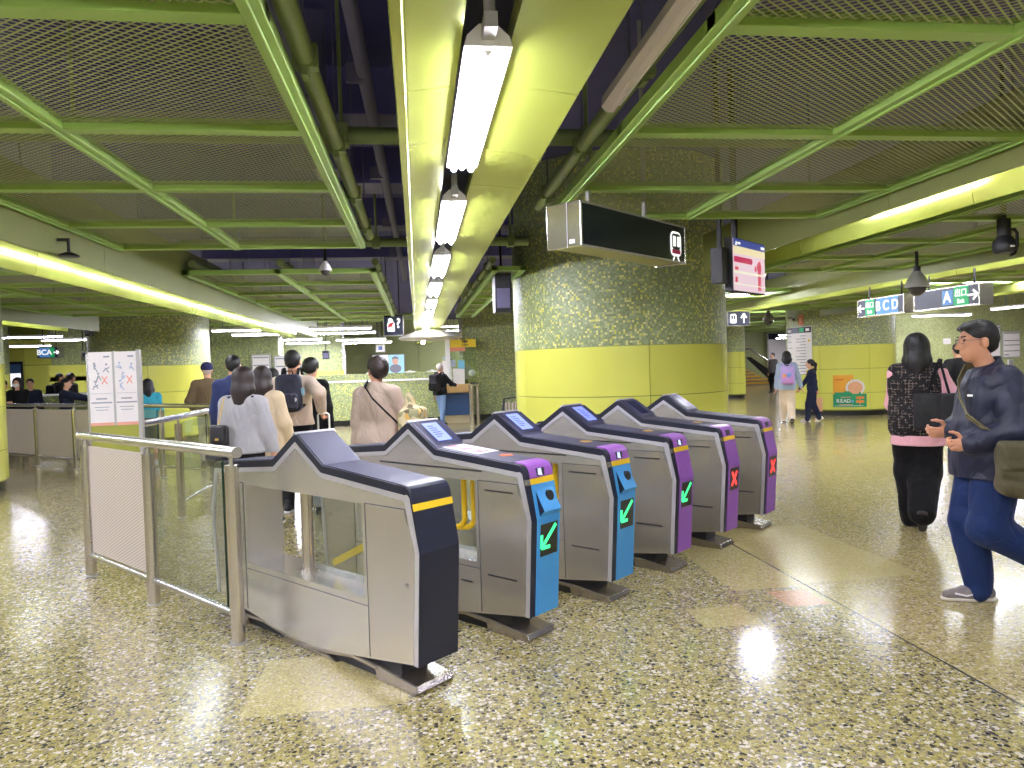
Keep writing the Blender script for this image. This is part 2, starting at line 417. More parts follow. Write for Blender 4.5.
def lamp_fixture(x,y0,label,L=1.5,z=2.635):
    t=thing('ceiling_lamp',label,'ceiling lamp',(x,y0+L/2,z),0,'twin tube lamps in the central channel')
    h=L/2; w=.083
    MB().prism([(-w,.0),(w,0),(w-.01,.035),(.03,.075),(-.03,.075),(-w+.01,.035)],-h,h,'y').build('housing',M_WHITE,t)
    d=MB()
    d.add([(-w+.004,-h+.02,-.002),(w-.004,-h+.02,-.002),(w-.004,h-.02,-.002),(-w+.004,h-.02,-.002)],[(0,3,2,1)])
    d.build('diffuser',M_REFL,t)
    for sx in (-.045,.045): MB().cyl((sx,-h+.05,-.020),(sx,h-.05,-.020),.015,10).build('tube',M_TUBE,t,smooth=60)
    MB().prism([(-.006,-.022),(.006,-.022),(.02,-.004),(-.02,-.004)],-h+.02,h-.02,'y').build('reflector_ridge',M_WHITE,t)
    MB().box(-.022,.022,-h-.1,-h,.02,.07).cyl((0,-h-.06,.07),(0,-h-.06,.16),.02,10).build('bracket',M_GREY,t); MB().box(-.022,.022,h,h+.06,.02,.07).build('bracket',M_GREY,t)
    return t
names=['lamp above and behind the viewpoint','nearest lit twin tube lamp in the central channel','second lit lamp along the central channel']
y=.18;i=0
ordw=['','first','second','third','fourth','fifth','sixth','seventh','eighth','ninth','tenth','eleventh','twelfth','thirteenth','fourteenth']
while y<32:
    if i>0: lamp_fixture(.278,y,'lit white lamp, %s along the central ceiling channel from the viewer'%ordw[i])
    y+=2.28;i+=1
lamp_fixture(.278,-2.1,'lit white lamp in the central channel above the viewer'); lamp_fixture(.278,.18,'lit white lamp in the central channel just ahead of the viewer')

# ------------------------------------------------------------------ side lamp troughs
def trough(xa,za,xb,zb,y0,y1,label,lamp_label,flip=False,start=None,step=1.9,lx=.10,lz=.035):
    t=thing('lamp_trough',label,'lamp trough',(0,0,0))
    ys=[y0]; y=y0+1.1
    while y<y1-.4: ys.append(y); y+=2.3
    ys.append(y1)
    for a,b in zip(ys[:-1],ys[1:]):
        MB().box(min(xa,xa-.02),max(xa,xa-.02),a+.003,b-.003,za,2.98).build('fascia_panel',M_FASCIA,t)
        sg=1 if xb>xa else -1
        extr([(xb-sg*.10,2.98),(xb-sg*.02,zb+.16),(xb,zb+.02),(xb+sg*.012,zb)],.006*sg,'reflector_panel',M_LIMEMET,t,a+.003,b-.003)
    MB().box(min(xa,xb),max(xa,xb),y0,y1,2.97,2.99).build('trough_top',M_FASCIA,t)
    MB().box(min(xb,xb+sg*.03),max(xb,xb+sg*.03),y0,y1,zb+.02,2.98).build('outer_fascia',M_FASCIA,t)
    for q in np.arange(y0+.4,y1,2.3): MB().cyl(((xa+xb)/2,q,2.98),((xa+xb)/2,q,4.0),.01,8).build('hanger',M_DUCT,t)
    k=0; y=(start if start is not None else y0+.2)
    while y+1.5<y1:
        x=xa+sg*lx
        l=thing('tube_lamp','%s, %s from the near end'%(lamp_label,ordw[min(k+1,14)]),'tube lamp',(x,y+.75,za+lz),0,'tube lamps in the side troughs')
        MB().box(-.04,.04,-.75,.75,.03,.08).build('housing',M_WHITE,l)
        MB().cyl((0,-.73,.015),(0,.73,.015),.016,8).build('tube',M_TUBE3,l,smooth=60)
        for e in (-.75,.72): MB().box(-.02,.02,e,e+.03,-.005,.03).build('end_cap',M_GREY,l)
        y+=step;k+=1
trough(-2.58,2.45,-3.13,2.43,-1.5,19.5,'lime lamp trough running along the left side above the railings','tube lamp in the left trough',start=-1.2)
trough(3.34,2.56,3.98,2.60,-1.0,8.0,'lime lamp trough running along the right above the television screen','tube lamp in the right trough',start=-.6)
trough(-6.35,2.50,-6.95,2.52,11.8,15.6,'second lime lamp trough farther to the left','tube lamp in the far left trough',start=12.0)
trough(6.5,2.54,7.1,2.56,3.0,24.0,'second lime lamp trough above the exit signs on the right','tube lamp in the trough above the exit signs',start=3.3)
trough(10.2,2.55,10.8,2.57,6.0,17.2,'third lime lamp trough at the far right behind the signs','tube lamp in the far right trough',start=6.3)

# ------------------------------------------------------------------ void services
for yy,lab in ((4.45,'nearer olive cross pipe above the lamp channel'),(8.15,'farther olive cross pipe in front of the second rafts')):
    c=thing('cross_pipe',lab,'pipe',(0.3,yy,2.96))
    MB().cyl((-2.75,0,0),(1.0 if yy>5 else 2.6,0,0),.05,14).build('pipe',M_PIPE,c,smooth=40)
    for x in (-2.2,-.7,.8): MB().cyl((x,0,0),(x,0,1.04),.012,8).box(x-.04,x+.04,-.06,.06,-.06,.06).build('hanger',M_PIPE,c)
a=at(340,0,3.15); b=at(405,280,3.15)
cp=thing('conduit_pipe','grey-violet conduit pipe running along the dark ceiling gap','pipe',(a[0],0,3.15))
MB().cyl((0,-2,0),(b[0]-a[0],b[1],0),.038,12).build('pipe',M_DUCT,cp,smooth=40)
for q in range(0,12,2): MB().cyl((0,q,0),(0,q,.85),.006,6).box(-.05,.05,q-.02,q+.02,-.048,.048).build('hanger',M_DUCT,cp)
ct=thing('cable_tray','narrow perforated cable tray in the dark gap right of the channel','cable tray',(.83,0,3.05))
MB().box(-.045,.045,-1,10,0,.006).box(-.045,-.04,-1,10,0,.04).box(.04,.045,-1,10,0,.04).build('tray',M_DUCT,ct)
for q in range(0,10,1): MB().box(-.06,.06,q+.2,q+.23,-.02,0).cyl((-.06,q+.215,-.01),(-.06,q+.215,.95),.006,6).build('hanger',M_DUCT,ct)
ad=thing('air_duct','dark stepped air duct hung under the slab left of the channel','air duct',(-.72,0,3.3))
MB().box(-.22,.2,-2,3.2,0,.45).box(-.17,.15,3.2,4.6,-.05,.3).box(-.14,.14,4.6,9,.05,.3).build('duct',M_DUCT,ad,bevel=.01)
for q in (0,1.6,3.2,4.6,6.2): MB().box(-.25,.23,q-.02,q+.02,-.07,.47).build('flange',M_DUCT,ad)
for k,(x0,x1,yy,z) in enumerate(((-3.2,1.0,5.7,3.45),(-3.2,1.0,7.3,3.35),(-3.3,3.4,9.6,3.4),(-3.3,3.4,12.2,3.4))):
    d=thing('slab_duct','dark duct crossing the ceiling void, %s from the viewer'%ordw[k+1],'air duct',(0,yy,z),0,'ducts crossing the void')
    MB().box(x0,x1,-.25,.25,0,.3).build('duct',M_DUCT,d,bevel=.01); MB().box(x0,x1,-.28,-.25,-.02,.32).build('flange',M_NAVYVOID,d)
b0=at(648,55,2.74)
bt=thing('batten_lamp','unlit grey-white batten lamp hung beside the right ceiling raft','batten lamp',(.905,0,2.71))
MB().prism([(-.036,.0),(-.010,-.024),(.020,-.024),(.036,0),(.030,.045),(-.030,.045)],1.0,3.22,'y').build('housing',mat('batten_grey',(196,186,182),.5),bt,smooth=30)
MB().box(.036,.042,1.05,3.18,-.008,.0).build('trim',M_WHITE,bt)
for q in (1.5,2.9): MB().cyl((0,q,.04),(0,q,1.3),.008,6).build('hanger',M_DUCT,bt)
# ------------------------------------------------------------------ ticket gates (local x along the row, -y is the nose towards the viewer)
M_NAVY=mat('navy_trim',(16,20,42),.42,0,.08)
M_TOP=mat('slate_violet_top',(62,61,84),.55,.1,.06,30.,bump=.15,bscale=300.)
M_BLUE=mat('sky_blue_panel',(66,150,214),.42,0,.04)
M_PURP=mat('purple_panel',(142,84,176),.45,0,.06,20.,bump=.1,bscale=160.)
M_PURP2=mat('purple_cap',(156,92,186),.35,0,.06)
M_YEL=mat('yellow_band',(238,196,30),.4,0,.04)
M_EDGE=mat('pale_metal_edge',(206,202,206),.35,.5,.04)
M_GATE=mat('gate_steel',(216,212,208),.27,.8,.02,1.5)
M_GATED=mat('gate_steel_door',(206,200,194),.25,.8,.02,1.5)
M_FOOT=mat('foot_steel',(168,160,152),.25,.9,.03,1.5)
M_GREEN=emit('led_green',(60,255,140),.85); M_RED=emit('led_red',(255,60,60),.9)
M_SCREEN=emit('lit_screen',(130,145,240),.42); M_SLOT=emit('slot_glow',(190,205,255),.6)
M_SCRD=mat('dark_screen',(40,44,86),.2); M_SCRG=mat('grey_screen',(92,94,104),.25)
M_GLASS=glass_material('clear_glass',(240,246,242)); M_GLASSG=glass_material('green_glass',(249,253,250))
M_STK=mat('white_sticker',(230,226,236),.5); M_ORNG=mat('orange_mark',(214,112,60),.5); M_OCHRE=mat('ochre_mark',(196,150,60),.5); M_PINK=mat('pink_mark',(206,120,130),.5)
BASEP=[(-.975,.148),(-1.01,.69),(-.953,.992),(-.25,1.05),(0,1.213),(.25,1.05),(.953,.992),(1.01,.69),(.975,.148)]
OUT=rounded(BASEP,(2,6),.045)
WH=.128
def lerp_path(P,ta,tb):   # sub-path by arclength
    P=[np.array(p) for p in P]; d=[0]
    for a,b in zip(P[:-1],P[1:]): d.append(d[-1]+np.linalg.norm(b-a))
    def pt(t):
        for i in range(len(P)-1):
            if t<=d[i+1]+1e-9: u=(t-d[i])/(d[i+1]-d[i]); return tuple(P[i]*(1-u)+P[i+1]*u)
        return tuple(P[-1])
    return [pt(ta)]+[tuple(P[i]) for i in range(len(P)) if ta+1e-6<d[i]<tb-1e-6]+[pt(tb)],d[-1]
def arclen_at(P,test):
    P=[np.array(p) for p in P]; acc=0
    for a,b in zip(P[:-1],P[1:]):
        n=24
        for k in range(n):
            q=a*(1-k/n)+b*k/n
            if test(q): return acc+np.linalg.norm(b-a)*k/n
        acc+=np.linalg.norm(b-a)
GM={}
def gmesh(key,fn,mats,**kw):
    if key not in GM: GM[key]=fn().mesh(key.split('#')[0],mats,**kw)
    return GM[key]
DV=[0,0]+[.25,.5,.8,1,1]+[1,1,1]+[1,1,.8,.5,.25]+[0,0]
TRI=offset_var(OUT,[.003+.037*v for v in DV]); _h=[(-.947,.150),(-.980,.689),(-.917,.929),(-.235,.987),(0,1.137)]; INN=rounded(_h+[(-a,b) for a,b in _h[-2::-1]],(2,6),.012)
_h=[(-.945,.150),(-.978,.689),(-.915,.927),(-.2345,.985),(0,1.135)]; EDI=rounded(_h+[(-a,b) for a,b in _h[-2::-1]],(2,6),.012)
def body_fn():
    m=MB(); x0,x1=-WH+.006,WH-.006
    bot=[(-.6,.10),(-.3,.062),(-.1,.042),(.1,.042),(.3,.062),(.6,.10)]
    m.prism([INN[0],(-.6,.10),(-.6,.40)]+[p for p in lerp_path(INN,0,.3)[0][-1:]],x0,x1)
    zc=.40
    fr=lerp_path(INN,0,10)[0] if False else INN
    # bottom box with rocker belly
    yf=np.interp(zc,[INN[0][1],INN[1][1]],[INN[0][0],INN[1][0]])
    m=MB()
    m.prism([INN[0]]+bot+[(-INN[0][0],INN[0][1]),(-yf,zc),(yf,zc)],x0,x1)
    zt=.88; k=[p for p in INN if p[1]>zt]
    ya=np.interp(zt,[INN[1][1],k[0][1]],[INN[1][0],k[0][0]])
    m.prism([(ya,zt)]+k+[(-ya,zt)],x0,x1)
    for s in (1,-1):
        m.prism([(s*yf,zc),(s*INN[1][0],INN[1][1]),(s*ya,zt),(s*-.575,zt),(s*-.575,zc)],x0,x1)
    return m
def grooves_fn():
    m=MB()
    for sx in (-1,1):
        x=sx*(WH-.0055)
        a,b=(x-.0012,x+.0012)
        for s in (1,-1):
            m.box(a,b,min(s*-.60,s*-.603),max(s*-.60,s*-.603),.11,.885)
            m.box(a,b,min(s*-.60,s*-.905),max(s*-.60,s*-.905),.884,.888)
            q=[(s*-.905,.886),(s*-.958,.69),(s*-.925,.17)]
            for p0,p1 in zip(q[:-1],q[1:]): m.beam((x,*p0),(x,*p1),.0024,.003,up=(1,0,0))
        m.box(a,b,-.6,.6,.364,.367)
    return m
def base_fn():
    m=MB(); w=.117
    for s in (1,-1):
        m.prism([(s*-.945,.0),(s*-.955,.012),(s*-.94,.045),(s*-.66,.075),(s*-.62,.075),(s*-.64,.0)],-w,w)
    path=[(-.66,.060),(-.44,.072),(-.2,.040),(0,.026),(.2,.040),(.44,.072),(.66,.060)]
    for sx in (-1,1):
        A=[(p[0],p[1]+.013) for p in path]; B=[(p[0],p[1]-.013) for p in path]
        m.band(A,B,min(sx*w,sx*(w-.022)),max(sx*w,sx*(w-.022)))
    m.prism([(-.30,0),(-.2,.03),(0,.02),(.2,.03),(.30,0)],-w,w)
    return m
T0=arclen_at(OUT,lambda p:p[1]>=.877); T1=arclen_at(OUT,lambda p:p[1]>=.905); T2=arclen_at(OUT,lambda p:p[0]>=-.855)
def along(ta,tb,off0,off1,x0,x1):
    P,_=lerp_path(OUT,ta,tb); return MB().band(offset(P,off0),offset(P,off1),x0,x1)
def on_up(x,z,out=0.):      # point on upper nose plane
    t=(z-.69)/(.965-.69); y=-1.01+t*.052; return np.array([x+.02,y-out,z])
def on_lo(x,z,out=0.):
    t=(z-.148)/(.69-.148); return np.array([x+.02,-.975-.035*t-out,z])
def on_slope(x,y,out=0.): return np.array([x+.016,y-out*.55,1.213+y*.652+out*.84])
def on_flat(x,y,out=0.): return np.array([x+.02,y,1.05+(y+.25)*.083+out])
def patch(f,q,out,thick):
    a=[f(*p,out) for p in q]; b=[f(*p,out-thick) for p in q]; n=len(q)
    return MB().add(a+b,[tuple(range(n)),tuple(range(2*n-1,n-1,-1))]+[(i,n+i,n+(i+1)%n,(i+1)%n) for i in range(n)])
def arrow_fn():
    m=MB(); tip=np.array((-.068,.525)); tail=np.array((.058,.645)); d=vnorm(tail-tip); n=np.array((-d[1],d[0]))
    m0=patch(on_lo,[tuple(tip+d*.02+n*.011),tuple(tip+d*.02-n*.011),tuple(tail-n*.011),tuple(tail+n*.011)],.009,.002)
    for v in (np.array((.0,1.)),np.array((1.,0.))):
        w=np.array((v[1],-v[0]))*.010
        b=patch(on_lo,[tuple(tip-w*.9),tuple(tip+w*.9),tuple(tip+v*.075+w),tuple(tip+v*.075-w)],.0095,.002); m0.add(b.v,b.f)
    return m0
def cross_fn():
    m=MB()
    for s in (1,-1):
        a=np.array((-.045,.57-s*.055)); b=np.array((.045,.57+s*.055)); d=vnorm(b-a); n=np.array((-d[1],d[0]))*.013
        q=patch(on_lo,[tuple(a+n),tuple(a-n),tuple(b-n),tuple(b+n)],.009+.0005*s,.002); m.add(q.v,q.f)
    return m
def reader_fn():
    w=.078
    P=[(-.076,.868,0),(.076,.868,0),(.076,.735,.045),(-.076,.735,.045),(-.076,.70,.004),(.076,.70,.004)]
    v=[on_up(x,z,o) for x,z,o in P]+[on_up(-.076,.868,-.01),on_up(.076,.868,-.01),on_up(.076,.70,-.01),on_up(-.076,.70,-.01)]
    return MB().add(v,[(0,3,2,1),(3,4,5,2),(0,6,9,4,3),(1,2,5,8,7),(0,1,7,6),(4,9,8,5),(6,7,8,9)])
def gate(i,label,nose,display,screen,cap,reader,sticker=False,mark=None):
    c=rg(2.325+.815*i,3.54)
    t=thing('ticket_gate',label,'ticket gate',c,GA,'row of ticket gates')
    L=lambda n,key,fn,m,par=t,bevel=0,**kw: link(n,gmesh(key,fn,m,**kw),par,bevel)
    b=L('body','body',body_fn,M_GATE)
    L('seam','seam',grooves_fn,M_BLACK,b)
    for s in (-1,1):
        for e in (-1,1):
            d=L('door_panel','door%d%d'%(s,e),lambda s=s,e=e:MB().prism([(e*.608,.115),(e*.938,.155),(e*.972,.69),(e*.90,.880),(e*.608,.880)],s*(WH-.006),s*(WH-.0035)),M_GATED)
            L('keyhole','key%d%d'%(s,e),lambda s=s,e=e:MB().cyl((s*(WH-.004),e*.899,.52),(s*(WH+.004),e*.899,.52),.013,14).cyl((s*(WH+.003),e*.899,.52),(s*(WH+.0055),e*.899,.52),.006,10),M_SATIN,d,smooth=40)
    L('pale_edge','pale_edge',lambda:MB().band(offset_var(OUT,[.0025+.037*v for v in DV]),EDI,-WH-.001,WH+.001),M_EDGE)
    L('trim','trim',lambda:MB().band(OUT,TRI,-WH,WH),M_NAVY,bevel=.003)
    P,Lt=lerp_path(OUT,0,1e9)[0],lerp_path(OUT,0,1)[1]
    tv=arclen_at(OUT,lambda p:p[0]>=-.255); tp=arclen_at(OUT,lambda p:p[0]>=-.02); te=arclen_at(OUT,lambda p:p[0]>=.02)
    L('top_cover','top_cover',lambda:along(T2,tp,-.004,.004,-WH+.012,WH-.012),M_TOP)
    L('top_cover','top_cover_rear',lambda:along(te,Lt-T2,-.004,.004,-WH+.012,WH-.012),M_TOP)
    L('peak_cap','peak_cap',lambda:along(tp,te,-.006,.004,-WH-.002,WH+.002),M_EDGE)
    L('base_plinth','base',base_fn,M_FOOT,bevel=.006)
    L('pedestal','pedestal',lambda:MB().prism([(-.80,0),(-.80,.145),(-.5,.10),(.5,.10),(.80,.145),(.80,0)],-.085,.085),M_BLACK)
    na,nx=(-.083,.121) if i else (-.126,.126)
    k='n%d'%(i>0)
    L('nose_panel','nose'+nose.name,lambda:along(.0,T0,-.005,.006,na,nx),nose,bevel=.003)
    L('yellow_band','band'+k,lambda:along(T0,T1,-.006,.006,na,nx),M_YEL)
    if i: L('edge_chip','chip',lambda:along(T0,T1,-.002,.006,-WH-.001,na-.004),M_SATIN)
    L('nose_cap','cap'+cap.name+k,lambda:along(T1,T2,-.0055,.006,na if i else -WH+.004,nx),cap,bevel=.004)
    L('rear_nose','rear_nose',lambda:along(Lt-T0,Lt,-.005,.006,-.10,.10),M_NAVY)
    # openings: fixed post, glass leaf and yellow-edged paddles
    L('post','post',lambda:MB().cyl((0,.11,.40),(0,.11,.88),.034,18).cyl((0,.11,.40),(0,.11,.415),.05,18),M_STEELV,smooth=40)
    L('glass_leaf','leaf',lambda:MB().box(-.004,.004,-.46,.034,.42,.86),M_GLASS)
    if i==0: L('paddle_edge','pad0',lambda:MB().beam((.05,-.077,.467),(.05,-.40,.614),.03,.035),M_YEL)
    else:
        for yy,xx in ((-.40,-.04),(-.462,-.02)):
            L('paddle_edge','pad%.2f'%xx,lambda yy=yy,xx=xx:MB().tube([(xx,yy,.88),(xx,yy,.62),(xx-.004,yy+.012,.59),(xx-.01,yy+.04,.57),(xx-.01,yy+.12,.56)],.017,10),M_YEL,smooth=50)
    if i:
        for s in (-1,1):
            x0,x1=sorted((s*(WH-.007),s*(WH-.0028)))
            bb=lambda y0,y1,z0,z1:MB().box(x0,x1,y0,y1,z0,z1)
            for n,(y0,y1,z0,z1) in enumerate(((-.635,.3,.936,.946),(-.875,-.657,.829,.838),(-.885,-.664,.336,.345),(-.53,-.44,.27,.278))):
                L('vent_slot','slot%d%d'%(s,n),lambda y0=y0,y1=y1,z0=z0,z1=z1,x0=x0,x1=x1:MB().box(x0,x1,y0,y1,z0,z1),M_BLACK)
        D=L('display','display',lambda:patch(on_lo,[(-.075,.478),(.075,.478),(.077,.66),(-.075,.66)],.0075,.006),mat('led_board',(34,32,22),.3))
        if display=='arrow': L('green_arrow','arrow',arrow_fn,M_GREEN,D)
        else: L('red_cross','cross',cross_fn,M_RED,D)
        s=L('card_slot','slotpit',lambda:patch(on_up,[(-.046,.925),(.022,.925),(.026,.968),(-.046,.968)],.0075,.006),M_BLACK)
        L('card_lip','sliplit' if screen is M_SCREEN else 'slipdk',lambda:patch(on_up,[(-.034,.932),(.0,.926),(-.004,.966),(-.030,.966)],.0095,.003),M_SLOT if screen is M_SCREEN else M_SCRG,s)
        fr=L('screen_frame','sframe',lambda:patch(on_slope,[(-.10,-.022),(.125,-.022),(.125,-.222),(-.10,-.222)],.006,.004),mat('screen_bezel',(58,58,84),.3))
        L('screen','scr'+screen.name,lambda:patch(on_slope,[(-.066,-.038),(.062,-.038),(.055,-.195),(-.066,-.195)],.0085,.003),screen,fr)
        if screen is M_SCREEN: L('screen_text','scrtxt',lambda:text_strip(on_slope,-.045,.04,-.06,-.17,6,.0095),mat('screen_line',(92,100,180),.4),fr)
        if mark: L('reader_mark','mark'+mark.name,lambda:patch(on_flat,[(-.02,-.70),(.05,-.72),(.075,-.68),(.03,-.645),(-.02,-.66)],.0065,.003),mark)
    if reader:
        r=L('code_reader','reader',reader_fn,M_BLUE,bevel=.005)
        L('lens','lens',lambda:disc_on(on_up,0.018,.812,.030,.028),M_BLACK,r)
        L('reader_side_shade','rside_shade',lambda:MB().add([on_up(-.0775,.862,.0),on_up(-.0775,.74,.043),on_up(-.0775,.705,.002)],[(0,1,2)]).add([on_up(-.079,.862,.0),on_up(-.079,.74,.043),on_up(-.079,.705,.002)],[(0,2,1)]),M_NAVY,r)  # navy sheets paint the shade on the side of the wedge
    if sticker:
        for n,(y0,y1) in enumerate(((-.235,-.33),(-.34,-.44),(-.45,-.555))):
            st=L('sticker','stk%d'%n,lambda y0=y0,y1=y1:patch(on_flat,[(-.085,y0),(.105,y0),(.105,y1),(-.085,y1)],.0065,.003),M_STK)
            L('sticker_text','stkt%d'%n,lambda y0=y0,y1=y1:text_strip(on_flat,-.06,.07,y0-.02,y1+.02,2,.0100),M_PINK,st)
    return t
def text_strip(f,x0,x1,y0,y1,n,out):
    m=MB(); r=random.Random(3)
    for k in range(n):
        y=y0+(y1-y0)*(k+.5)/n; h=(y1-y0)/n*.22; e=x0+(x1-x0)*r.uniform(.45,1)
        q=patch(f,[(x0,y-h),(e,y-h),(e,y+h),(x0,y+h)],out,.002); m.add(q.v,q.f)
    return m
def disc_on(f,x,z,r,out):
    m=MB(); P=[(x+r*math.cos(2*PI*k/20),z+r*math.sin(2*PI*k/20)) for k in range(20)]; return patch(f,P,out,.03)
gate(0,'nearest ticket gate, plain navy nose and dark top with no screen, beside the steel railing',M_NAVY,None,None,M_NAVY,False)
gate(1,'ticket gate with blue nose and white stickers on its top, next to the navy-nosed one',M_BLUE,'arrow',M_SCREEN,M_PURP2,True,True,M_ORNG)
gate(2,'ticket gate with blue nose and no stickers, third counting from the steel railing',M_BLUE,'arrow',M_SCREEN,M_PURP2,True,False,M_OCHRE)
gate(3,'purple-nosed ticket gate that shows a green arrow, between blue and red-cross gates',M_PURP,'arrow',M_SCREEN,M_PURP2,False,False,M_OCHRE)
gate(4,'purple-nosed ticket gate showing a red cross, nearer of the two closed ones',M_PURP,'cross',M_SCRD,M_PURP2,False,False,M_OCHRE)
gate(5,'purple-nosed ticket gate showing a red cross, last in the row by the broad column',M_PURP,'cross',M_SCRG,M_PURP2,False,False,None)

# ------------------------------------------------------------------ railings
M_HATCH=hatch_material('hatched_steel',(212,200,188),(176,164,152))
def railing(name_label,pts,panels,posts,z=1.105,r=.033,low=.17,pr=.04,over=(.1,.1)):
    a=np.array(pts[0]);b=np.array(pts[1]);L=np.linalg.norm(b-a);ang=math.atan2(b[1]-a[1],b[0]-a[0])
    t=thing('railing',name_label,'railing',(a[0],a[1],0),ang)
    MB().cyl((-over[0],0,z),(L+over[1],0,z),r,20).build('handrail',M_SATIN,t,smooth=40)
    for p in posts:
        MB().cyl((p,0,0),(p,0,z-.075),pr,20).build('post',M_STEELV,t,smooth=40)
        MB().cyl((p,0,z-.08),(p,0,z-.02),.014,12).build('spigot',M_SATIN,t,smooth=40)
        MB().cyl((p,0,0),(p,0,.012),pr+.006,20).build('post_foot',M_GREY,t,smooth=40)
    for p,q,kind in panels:
        if low: MB().cyl((p+pr,0,low),(q-pr,0,low),.022,14).build('bottom_rail',M_SATIN,t,smooth=40)
        if kind=='hatch':
            MB().box(p+pr+.035,q-pr-.035,-.006,.006,.205,z-.075).build('hatched_panel',M_HATCH,t,uv=True)
            for e in (p+pr+.02,q-pr-.02): MB().box(e-.014,e+.014,-.012,.012,.19,z-.06).build('panel_frame',M_STEEL,t)
        elif kind=='glass':
            MB().box(p+pr+.01,q-pr-.070,-.005,.005,.19,z-.06).build('glass_panel',M_GLASSG,t)
            MB().box(q-pr-.069,q-pr-.063,-.006,.006,.19,z-.06).build('glass_edge',mat('glass_edge_green',(20,52,40),.2),t)
    return t
railing('nearest steel railing with one hatched panel and one glass panel, joined to the navy-nosed gate',(rg(2.03,6.25),rg(2.03,3.94)),[(0,1.165,'hatch'),(1.165,2.31,'glass')],[0,1.165,2.31],over=(.12,.07))
railing('steel railing with glass running away behind the poster stand',((-2.61,7.06),(-2.61,13.4)),[(1.22,2.64,'glass'),(2.64,4.1,'glass'),(4.1,6.2,'glass')],[.1,1.22,2.64,4.1,6.2],over=(.0,.1))
railing('far steel railing with hatched panels in front of the people in dark clothes',((-7.9,14.93),(-2.95,10.87)),[(.02,1.3,'hatch'),(1.3,2.62,'hatch'),(2.62,4.0,'hatch'),(4.0,5.15,'glass'),(5.15,6.35,'glass')],[.02,1.3,2.62,4.0,5.15,6.35],over=(.2,.1))

# ------------------------------------------------------------------ poster stand behind the railing
ps=thing('poster_stand','pale two-poster notice stand with an olive foot, behind the hatched railing panel','notice stand',(-2.675,6.84,0),R_(2))
M_OLP=mat('olive_panel',(150,152,60),.4)
MB().box(-.215,.205,-.018,.018,.05,1.16).build('lower_panel',M_OLP,ps)
MB().box(.19,.222,-.03,.03,0,1.80).build('side_post',M_GREY,ps,bevel=.004)
MB().box(-.225,-.205,-.02,.03,0,1.765).build('side_post',M_SATIN,ps)
MB().box(-.01,.008,-.024,.018,1.13,1.79).build('divider',M_GREY,ps)
MB().box(-.23,.23,-.14,.14,0,.02).build('foot_plate',M_STEEL,ps)
INK=mat('poster_ink',(150,154,160),.6); INKB=mat('poster_blue',(172,184,204),.6); INKR=mat('poster_red',(232,150,132),.6); PAPER=mat('poster_paper',(232,226,222),.3,coat=.3); INKO=mat('poster_orange',(224,160,136),.5); INKY=mat('poster_olive',(176,172,110),.6)
for k,(x0,x1) in enumerate(((-.205,-.01),(.008,.19))):
    p=MB().box(x0,x1,-.022,.02,1.13,1.785).build('poster',PAPER,ps)
    MB().box(x0,x1,-.0235,-.02,1.13,1.158).build('orange_strip',INKO,p)
    xc=(x0+x1)/2
    r=random.Random(5+k)
    for (dx,dz) in ((-.05,.22),(.05,.21),(-.02,.13),(-.05,.06)):
        cx,cz=xc+dx,1.43+dz; m=MB()
        m.ball((cx,-.022,cz+.035),(.010,.003,.010),8)
        for q in range(4): m.beam((cx,-.0225,cz+r.uniform(-.02,.02)),(cx+r.uniform(-.03,.03),-.0225,cz+r.uniform(-.05,.03)),.009,.002,up=(0,1,0))
        m.build('pictogram',INK if k==0 else INKB,p)
    m=MB()
    for s in (1,-1): m.beam((xc+.03-s*.022,-.0228,1.50),(xc+.03+s*.022,-.0228,1.57),.009,.002,up=(0,1,0))
    m.build('red_cross',INKR,p)
    m=MB()
    for q,(w,z) in enumerate(((.045,1.37),(.085,1.335),(.06,1.295),(.05,1.27))): MB().box(xc-w,xc+w,-.0235,-.021,z-.006+.003*(q>1),z+.006-.003*(q>1)).build('text_line',INK,p)
    MB().box(x1-.07,x1-.02,-.0235,-.021,1.735,1.75).build('small_mark',INK,p)
    MB().box(x0+.01,x1-.01,-.0232,-.021,1.415,1.418).build('rule',INK,p)
# ------------------------------------------------------------------ background walls and counters
def wallthing(name,label,cat,x0,x1,Y,z0,z1,m=None,dep=.4,parts=()):
    t=thing(name,label,cat,((x0+x1)/2,Y,0)); h=(x1-x0)/2
    MB().box(-h,h,0,dep,z0,z1).build('mosaic_face',m or M_MOS,t,uv=True); return t,h
xa,xb=onY(206,372,20.6)[0],onY(462,372,20.6)[0]
lw,h=wallthing('low_wall','long waist-high green mosaic wall with a white cap, across the hall behind the queue','low wall',xa,xb,20.6,.16,1.22)
MB().box(-h,h,.03,.38,0,.16).build('skirting',M_SKIRT,lw); MB().box(-h-.02,h+.02,-.03,.43,1.22,1.265).build('cap',M_WHITE,lw)
xa2,xb2=onY(281,372,21.6)[0],onY(470,372,21.6)[0]
lw2,h=wallthing('low_wall','slightly taller mosaic ledge seen just above the white-capped low wall','low wall',xa2,xb2,21.6,.0,1.44)
for px in (372,410,432,448):
    p=onY(px,372,21.75); b=thing('desk_item','small pale item lying on the far mosaic ledge, %s'%{372:'under the posters',410:'right of the posters',432:'near the service kiosk',448:'beside the kiosk post'}[px],'box',(p[0],21.75,1.44))
    MB().box(-.16,.16,-.06,.06,0,.035).box(-.05,.05,-.04,.04,.035,.06).build('box',M_WHITE,b,bevel=.005)
